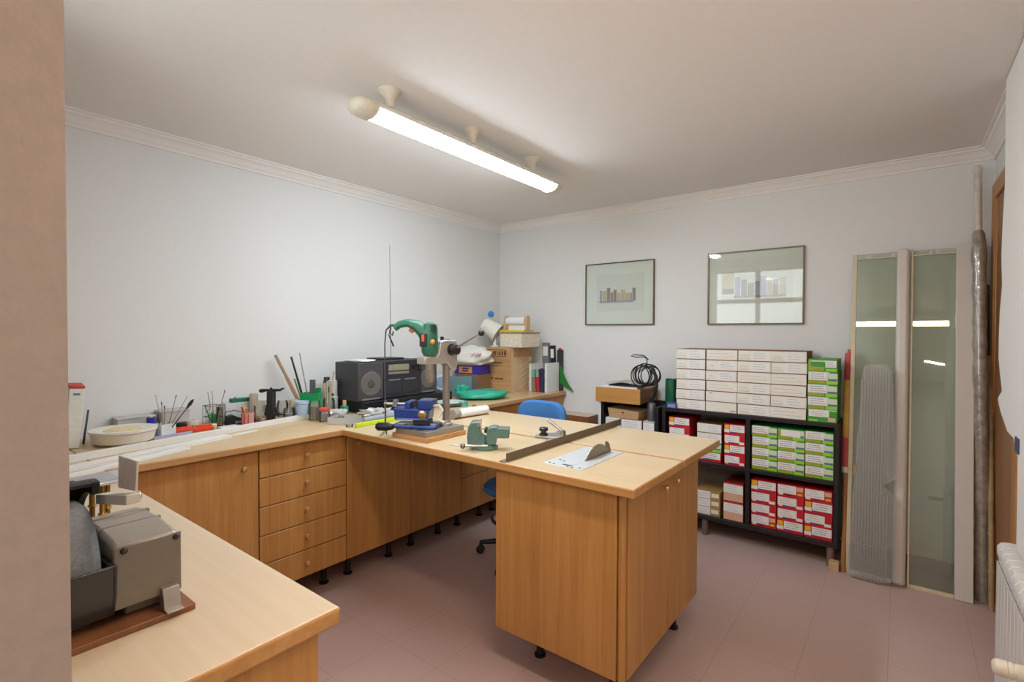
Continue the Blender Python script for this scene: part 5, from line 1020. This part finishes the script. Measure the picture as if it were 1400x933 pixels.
def open_tray(name, label, loc, rz, w, d, h, m, k=0.003):
    b = MB(); b.box(-w/2, w/2, -d/2, d/2, 0, k)
    for a in ((-w/2, w/2, -d/2, -d/2+k), (-w/2, w/2, d/2-k, d/2), (-w/2, -w/2+k, -d/2+k, d/2-k), (w/2-k, w/2, -d/2+k, d/2-k)): b.box(*a, k, h)
    return tag(b.build(name, m, None, 0, loc, rz), label, 'tray')
t = open_tray('parts_tray', 'clear plastic parts tray with black bits at the inner corner of the worktops', (-2.565, 1.722, T0+0.001), math.radians(25), 0.15, 0.12, 0.04, glass('tray_plastic', '#ffffff', 0.0, 0.1, 0.7))
bb = MB()
for k in range(9): bb.cbox((rd.uniform(-0.055, 0.055), rd.uniform(-0.04, 0.04), 0.012+0.008*(k % 3)), (rd.uniform(0.012, 0.04), 0.012, 0.010), k % 2)
bb.build('small_parts', [M_BLACK, M_GREYMETAL], t)
pot('green_tin', 'low olive tin lying beside the parts tray', 'tin', (-2.655, 1.765, T0+0.0005), [(0.030, 0), (0.032, 0.003), (0.032, 0.03), (0.028, 0.034), (0, 0.034)], mat('tin_olive', '#7d8062', 0.5, var=0.2))
pot('glass_dish', 'tiny glass dish at the end of the yellow level', 'dish', (-2.445, 1.672, T0+0.0005), [(0.018, 0), (0.02, 0.012), (0.018, 0.012), (0.016, 0.003), (0, 0.003)], M_CLEAR)
tag(MB().bar((-2.405, 1.685, T0+0.011), (-2.41, 2.075, T0+0.011), 0.022, 0.020).build('spirit_level', mat('level_yellow', '#c8dc1e', 0.4), None, 0.002), 'bright yellow green bar lying beside the blue vise', 'bar')
t = thing('grey_tube', 'long grey tube with a white end lying behind the yellow bar', 'tube', (-2.49, 1.98, T0+0.0185), math.radians(96))
MB().axis((-0.20, 0, 0), (0.20, 0, 0), [(0.013, 0), (0.018, 0.0), (0.018, 0.36), (0.013, 0.36)], 18).build('tube_body', mat('tube_bluegrey', '#9aa1ab', 0.35), t)
MB().axis((0.155, 0, 0), (0.27, 0, 0), [(0.0165, 0), (0.0165, 0.10), (0.012, 0.115), (0, 0.115)], 18).build('white_end', M_WHITE, t)
tag(MB().axis((-0.018, 0, 0.008), (0.018, 0, 0.008), [(0.006, 0), (0.008, 0.002), (0.008, 0.034), (0.006, 0.036)], 12).build('wood_offcut', mat('dowel', '#c9a070', 0.6), None, 0, (-2.315, 1.792, T0), math.radians(80)), 'short wooden dowel in front of the yellow bar', 'dowel')
t = thing('small_case', 'small black tool case with a pale clasp in front of the recorder', 'case', (-2.66, 2.19, T0+0.0005), math.radians(95))
MB().box(-0.10, 0.10, -0.035, 0.035, 0, 0.055).build('case', M_BLACK, t, 0.006)
MB().box(-0.012, 0.012, -0.037, -0.035, 0.018, 0.034).box(0.05, 0.07, -0.037, -0.035, 0.02, 0.032).build('clasp', M_CREAM, t)
pot('pink_eraser', 'small red and white cap lying between the tube and the black case', 'cap', (-2.575, 2.08, T0+0.0005), [(0.014, 0), (0.016, 0.004), (0.014, 0.014), (0, 0.016)], mat('cap_coral', '#d2605a', 0.5), 14)
# plates, dial and teal folder behind the drill stand
for k, (r, m, lab) in enumerate(((0.12, mat('plate_slate', '#6f7f7c', 0.4), 'lowest slate dish of the flat pile behind the drill stand'), (0.11, mat('plate_pale', '#c9d8cc', 0.4), 'pale green dish on the flat pile behind the drill stand'))):
    pot('shallow_dish', lab, 'dish', (-2.60+0.01*k, 2.62-0.01*k, T0+0.001+0.014*k), [(r*0.6, 0), (r*0.95, 0.010), (r, 0.016), (r*0.97, 0.017), (r*0.6, 0.006), (0, 0.005)], m)
t = thing('dial', 'round pale dial on a stand between the loudspeaker and the grey green box', 'dial', (-2.93, 2.86, T0+0.0005), math.radians(50))
MB().axis((0, -0.008, 0.13), (0, 0.008, 0.13), [(0.06, 0), (0.062, 0.004), (0.062, 0.012), (0.058, 0.016)], 28).build('face', mat('dial_white', '#d9dee4', 0.4), t)
MB().axis((0, -0.0085, 0.13), (0, -0.0125, 0.13), [(0.046, 0), (0.046, 0.001), (0.036, 0.002), (0, 0.002)], 28).build('blue_ring', mat('dial_blue', '#8fa6c8', 0.4), t)
MB().box(-0.008, 0.008, -0.008, 0.008, 0.012, 0.07).box(-0.04, 0.04, -0.03, 0.03, 0, 0.012).build('stand', M_WHITE, t, 0.002)
tag(MB().box(-0.14, 0.14, -0.025, 0.025, 0, 0.165).build('document_case', mat('case_teal_grey', '#5f8284', 0.6), None, 0.003, (-2.935, 3.02, T0+0.0005), math.radians(40)), 'grey green document case upright behind the drill stand column', 'case')
pot('turquoise_tape', 'small turquoise roll on the worktop right of the drill stand column', 'roll', (-2.50, 2.66, T0+0.0005), [(0.015, 0), (0.034, 0), (0.034, 0.03), (0.015, 0.03), (0.015, 0)], mat('turquoise', '#3f9f9a', 0.45), 20)
pot('orange_eraser', 'orange rubber beside the turquoise roll', 'eraser', (-2.43, 2.70, T0+0.0005), [(0.016, 0), (0.018, 0.003), (0.015, 0.012), (0, 0.013)], mat('rubber_orange', '#c8643c', 0.6), 12)

# ------------------------------------------------------------------ far corner: green bag, crates, roll holder, lamp, books
M_BAG = mat('bag_green', '#1fa387', 0.35, var=0.18, scale=14, bump=0.5, coat=0.2)
t = tag(MB().blob((0, 0, 0.036), (0.40, 0.26, 0.075), 8, 0.14, 40, 20, 0.75).build('plastic_bag', M_BAG, None, 0, (-2.66, 3.06, T0+0.001), math.radians(52)), 'green plastic bag lying flat on the far worktop', 'bag')
MB().blob((-0.16, 0.05, 0.06), (0.10, 0.07, 0.09), 5, 0.4, power=0.9).build('gathered_neck', M_BAG, t)
M_CRATE = wood('crate_pine', '#b88a58', '#d2a876', 'X', 0.6, 0.6); M_CRATED = mat('crate_brand', '#5f3d20', 0.8)
t = thing('wine_crate', 'tall pale wooden crate with branded lettering in the far corner', 'crate', (-2.905, 3.66, T0))
MB().box(-0.185, 0.185, -0.16, -0.148, 0.002, 0.40).build('front_board', M_CRATE, t, 0.002)
MB().box(-0.185, 0.173, -0.148, 0.16, 0.0, 0.395).build('carcass', M_CRATE, t, 0.002)
sd = MB().box(0.173, 0.185, -0.148, 0.16, 0.0, 0.40)
sd.build('side_board', wood('crate_side', '#c9a77a', '#dcc09a', 'Z', 0.7, 0.6), t, 0.002)
br = MB()
br.box(-0.145, 0.135, -0.1612, -0.160, 0.318, 0.323).box(-0.145, 0.135, -0.1612, -0.160, 0.375, 0.380).box(-0.145, -0.14, -0.1612, -0.160, 0.323, 0.375).box(0.13, 0.135, -0.1612, -0.160, 0.323, 0.375)
rd = random.Random(2); x = -0.13
while x < 0.12:
    w = rd.uniform(0.012, 0.026); k = rd.choice((0, 1, 2))
    if k == 0: br.bar((x, -0.1606, 0.33), (x+w, -0.1606, 0.368), 0.0012, 0.009)
    elif k == 1: br.bar((x, -0.1606, 0.366), (x+w, -0.1606, 0.332), 0.0012, 0.009)
    else: br.box(x, x+w*0.7, -0.1612, -0.160, 0.33, 0.368)
    x += w + 0.006
for zz, xa, xb, h in ((0.262, -0.08, 0.09, 0.013), (0.235, -0.03, 0.07, 0.007), (0.12, -0.11, -0.01, 0.016), (0.12, 0.01, 0.10, 0.016)):
    x = xa
    while x < xb:
        w = rd.uniform(0.007, 0.014); br.box(x, min(x+w, xb), -0.1612, -0.160, zz-h*rd.uniform(0.4, 0.6), zz+h*rd.uniform(0.35, 0.6)); x += w + 0.004
br.build('branded_lettering', M_CRATED, t)
MB().box(0.1848, 0.189, -0.12, 0.155, 0.315, 0.392).build('drawer_front', M_CRATE, t, 0.002)
for z in (0.06, 0.14, 0.22, 0.29): MB().box(0.1848, 0.1865, 0.115, 0.158, z-0.018, z+0.018).build('joint_block', mat('joint_white', '#e3ddd0', 0.7), t)
hb = MB()
for k in range(16): hb.bar((0.186, -0.03 + 0.045*(k % 3), 0.03 + 0.016*k), (0.186, 0.02 + 0.045*(k % 3), 0.052 + 0.016*k), 0.0025, 0.003)
hb.build('woven_lattice', mat('lattice_cream', '#e6d6bd', 0.7), t)
t = thing('wicker_box', 'cream wicker box lying on top of the branded wooden crate', 'box', (-2.72, 3.64, T0+0.4005))
MB().box(-0.12, 0.115, -0.14, 0.14, 0, 0.125).build('body', mat('wicker_cream', '#ddd2bd', 0.8, var=0.15, scale=70, bump=0.8), t, 0.006)
MB().box(-0.125, 0.12, -0.145, 0.145, 0.125, 0.137).build('lid', wood('lid_walnut', '#9a7a5a', '#b8966e', 'X', 0.7, 0.6), t, 0.002)
t = thing('roll_holder', 'wooden holder with a white paper roll on top of the wicker box', 'holder', (-2.755, 3.63, T0+0.5385))
MB().box(-0.13, 0.14, -0.07, 0.07, 0, 0.018).build('base', mat('holder_beech', '#cdaa7c', 0.55), t, 0.003)
post = [(-0.03, 0.018), (0.03, 0.018), (0.03, 0.10), (0.024, 0.135), (0.0, 0.152), (-0.024, 0.135), (-0.03, 0.10)]
for x in (-0.125, 0.115): MB().prism(post, x, x+0.018, 0, Matrix(((0, 0, 1, 0), (1, 0, 0, 0), (0, 1, 0, 0), (0, 0, 0, 1)))).build('upright', mat('holder_beech', '#cdaa7c'), t, 0.003)
MB().axis((-0.10, 0, 0.098), (0.11, 0, 0.098), [(0.012, 0), (0.036, 0), (0.036, 0.205), (0.012, 0.205)], 26).build('paper', M_LABEL, t)
MB().box(-0.09, 0.09, -0.002, 0.002, 0.02, 0.07).build('hanging_sheet', M_LABEL, t)
MB().box(-0.135, 0.135, -0.0735, -0.070, 0.003, 0.017).build('yellow_edge', mat('edge_yellow', '#e6d62a', 0.5), t)
t = thing('clip_lamp', 'white clip lamp with a blue ball switch, perched on the branded crate', 'lamp', (-2.965, 3.58, T0+0.4005))
t.scale = (1.35, 1.35, 1.35)
MB().lathe([(0.030, 0), (0.032, 0.006), (0.012, 0.014), (0.008, 0.05), (0.008, 0.095)], 16).build('clip_foot', M_WHITE, t)
shade = MB(); d = Vector((0.75, 0.35, -0.55)).normalized(); c0 = Vector((-0.02, -0.01, 0.125))
shade.axis(c0 - d*0.075, c0 + d*0.07, [(0.0, 0), (0.036, 0.004), (0.046, 0.018), (0.052, 0.06), (0.066, 0.130), (0.060, 0.130), (0.046, 0.06), (0.0, 0.03)], 24)
shade.build('shade', mat('shade_white', '#e9e6da', 0.4), t)
MB().ball(c0 + d*0.02, 0.026).build('bulb', M_CREAM, t)
MB().tube([c0 - d*0.05, c0 + Vector((-0.02, 0.0, 0.06)), c0 + Vector((0.0, -0.01, 0.085))], 0.006).ball(c0 + Vector((0.0, -0.01, 0.098)), 0.022, 1).build('ball_switch', [M_WHITE, mat('ball_blue', '#2f86d6', 0.35)], t)
# pile left of the crate
tag(MB().box(-0.12, 0.12, -0.10, 0.10, 0, 0.165).box(-0.108, 0.108, -0.1005, -0.1, 0.012, 0.153, 1).build('wooden_box', [mat('box_brown', '#8a6a48', 0.6), mat('box_grey_panel', '#6f6a70', 0.7)], None, 0.002, (-3.035, 3.36, T0+0.0005), math.radians(6)), 'brown wooden box with a grey front under the purple pack', 'box')  # grey front panel set inside a brown border
t = tag(MB().box(-0.13, 0.13, -0.09, 0.09, 0, 0.075).build('carton', mat('pack_purple', '#3a2c9c', 0.45), None, 0.002, (-3.04, 3.355, T0+0.1665), math.radians(8)), 'purple and orange pack lying on the brown wooden box', 'carton')
MB().box(-0.085, 0.055, -0.0912, -0.09, 0.010, 0.065).build('orange_panel', mat('pack_orange', '#e49a4e', 0.5), t)
MB().box(-0.05, 0.015, -0.0920, -0.0912, 0.020, 0.034).box(-0.045, 0.02, -0.0920, -0.0912, 0.040, 0.054).build('dark_print', mat('pack_print', '#4a2f7a', 0.5), t)
M_CARR = mat('carrier_white', '#dedbd2', 0.5, var=0.04, scale=12, bump=0.4)
t = tag(MB().blob((0, 0, 0.08), (0.36, 0.22, 0.165), 14, 0.22, 36, 18, 0.8).build('carrier_bag', M_CARR, None, 0, (-3.00, 3.30, T0+0.2425), math.radians(20)), 'white carrier bag with red print slumped on the purple pack', 'bag')
rp = MB()
for k in range(9):
    x = -0.02 + 0.016*k; rp.bar((x, -0.094-0.001*k, 0.075+0.006*(k % 3)), (x+0.02, -0.094, 0.115-0.01*(k % 2)), 0.012, 0.005)
rp.build('red_print', mat('print_red', '#cf7a7a', 0.6), t)
# upright files and books against the back wall
bk = [('magazine_file', 'narrow white magazine file right beside the branded crate', -2.655, 0.026, 0.25, '#dcdcd8', 0.0, 'file'),
      ('book', 'brown envelope file standing between the white file and the red book', -2.612, 0.030, 0.20, '#9c7a58', 0.05, 'book'),
      ('book', 'red spined book with a teal top in the row at the back wall', -2.566, 0.030, 0.205, '#c0284a', 0.06, 'book'),
      ('book', 'navy blue book in the row at the back wall', -2.522, 0.036, 0.215, '#1f3a5a', 0.0, 'book'),
      ('book', 'white folder at the right end of the row on the worktop', -2.482, 0.028, 0.26, '#dfe2e2', 0.0, 'folder')]
for nm, lab, x, w, h, colr, tilt, cat in bk:
    t = tag(MB().box(-w/2, w/2, -0.095, 0.10, 0, h).build(nm, mat('cover_'+colr[1:], colr, 0.55), None, 0.002, (x, 3.80, T0+0.001)), lab, cat); t.rotation_euler = (0, -tilt, 0)
    MB().box(-w/2+0.003, w/2-0.003, -0.092, 0.099, h-0.001, h+0.0006).build('pages', M_LABEL, t)
    if 'red' in lab: MB().box(-w/2-0.0005, w/2+0.0005, -0.0962, -0.095, h*0.66, h).build('teal_top', mat('teal_paper', '#6fb3a0', 0.6, var=0.3, scale=40), t)
for nm, lab, x, w, h, colr, tilt in (('ring_binder', 'grey ring binder standing behind the branded crate and the white file', -2.625, 0.07, 0.44, '#7d8087', 0.0), ('ring_binder', 'black ring binder at the back of the book row', -2.535, 0.05, 0.415, '#232327', 0.04), ('ring_binder', 'dark binder with a red tab behind the white folder', -2.468, 0.055, 0.375, '#3a3335', 0.0)):
    t = tag(MB().box(-w/2, w/2, -0.012, 0.012, 0, h).build(nm, mat('cover_'+colr[1:], colr, 0.5), None, 0.002, (x, 3.918, T0+0.001)), lab, 'binder'); t.rotation_euler = (0, -tilt, 0)
    if 'red tab' in lab: MB().box(-0.012, 0.012, -0.013, 0.0, h, h+0.018).build('tab', M_RED, t)
    else: MB().box(-w/2+0.008, w/2-0.008, -0.0126, -0.012, h*0.72, h*0.92).build('paper_label', M_LABEL, t)
lf = MB()
pts = [(0.0, 0.165), (0.0, 0.0), (0.06, -0.035), (0.15, -0.075), (0.10, -0.02), (0.05, 0.06), (0.02, 0.14)]
t = tag(lf.prism(pts, -0.002, 0.002, 0, XZ(0)).build('green_folder', mat('leaf_green', '#1f7d2c', 0.5), None, 0.0005, (-2.462, 3.905, T0+0.075)), 'pointed green sheet sticking out to the right of the book row', 'sheet')

# ------------------------------------------------------------------ drop the patterns the printed boxes were copied from
for o in [o for o in bpy.data.objects if o.parent is None and o.location.x > 40]:
    for ch in list(o.children): bpy.data.objects.remove(ch)
    bpy.data.objects.remove(o)
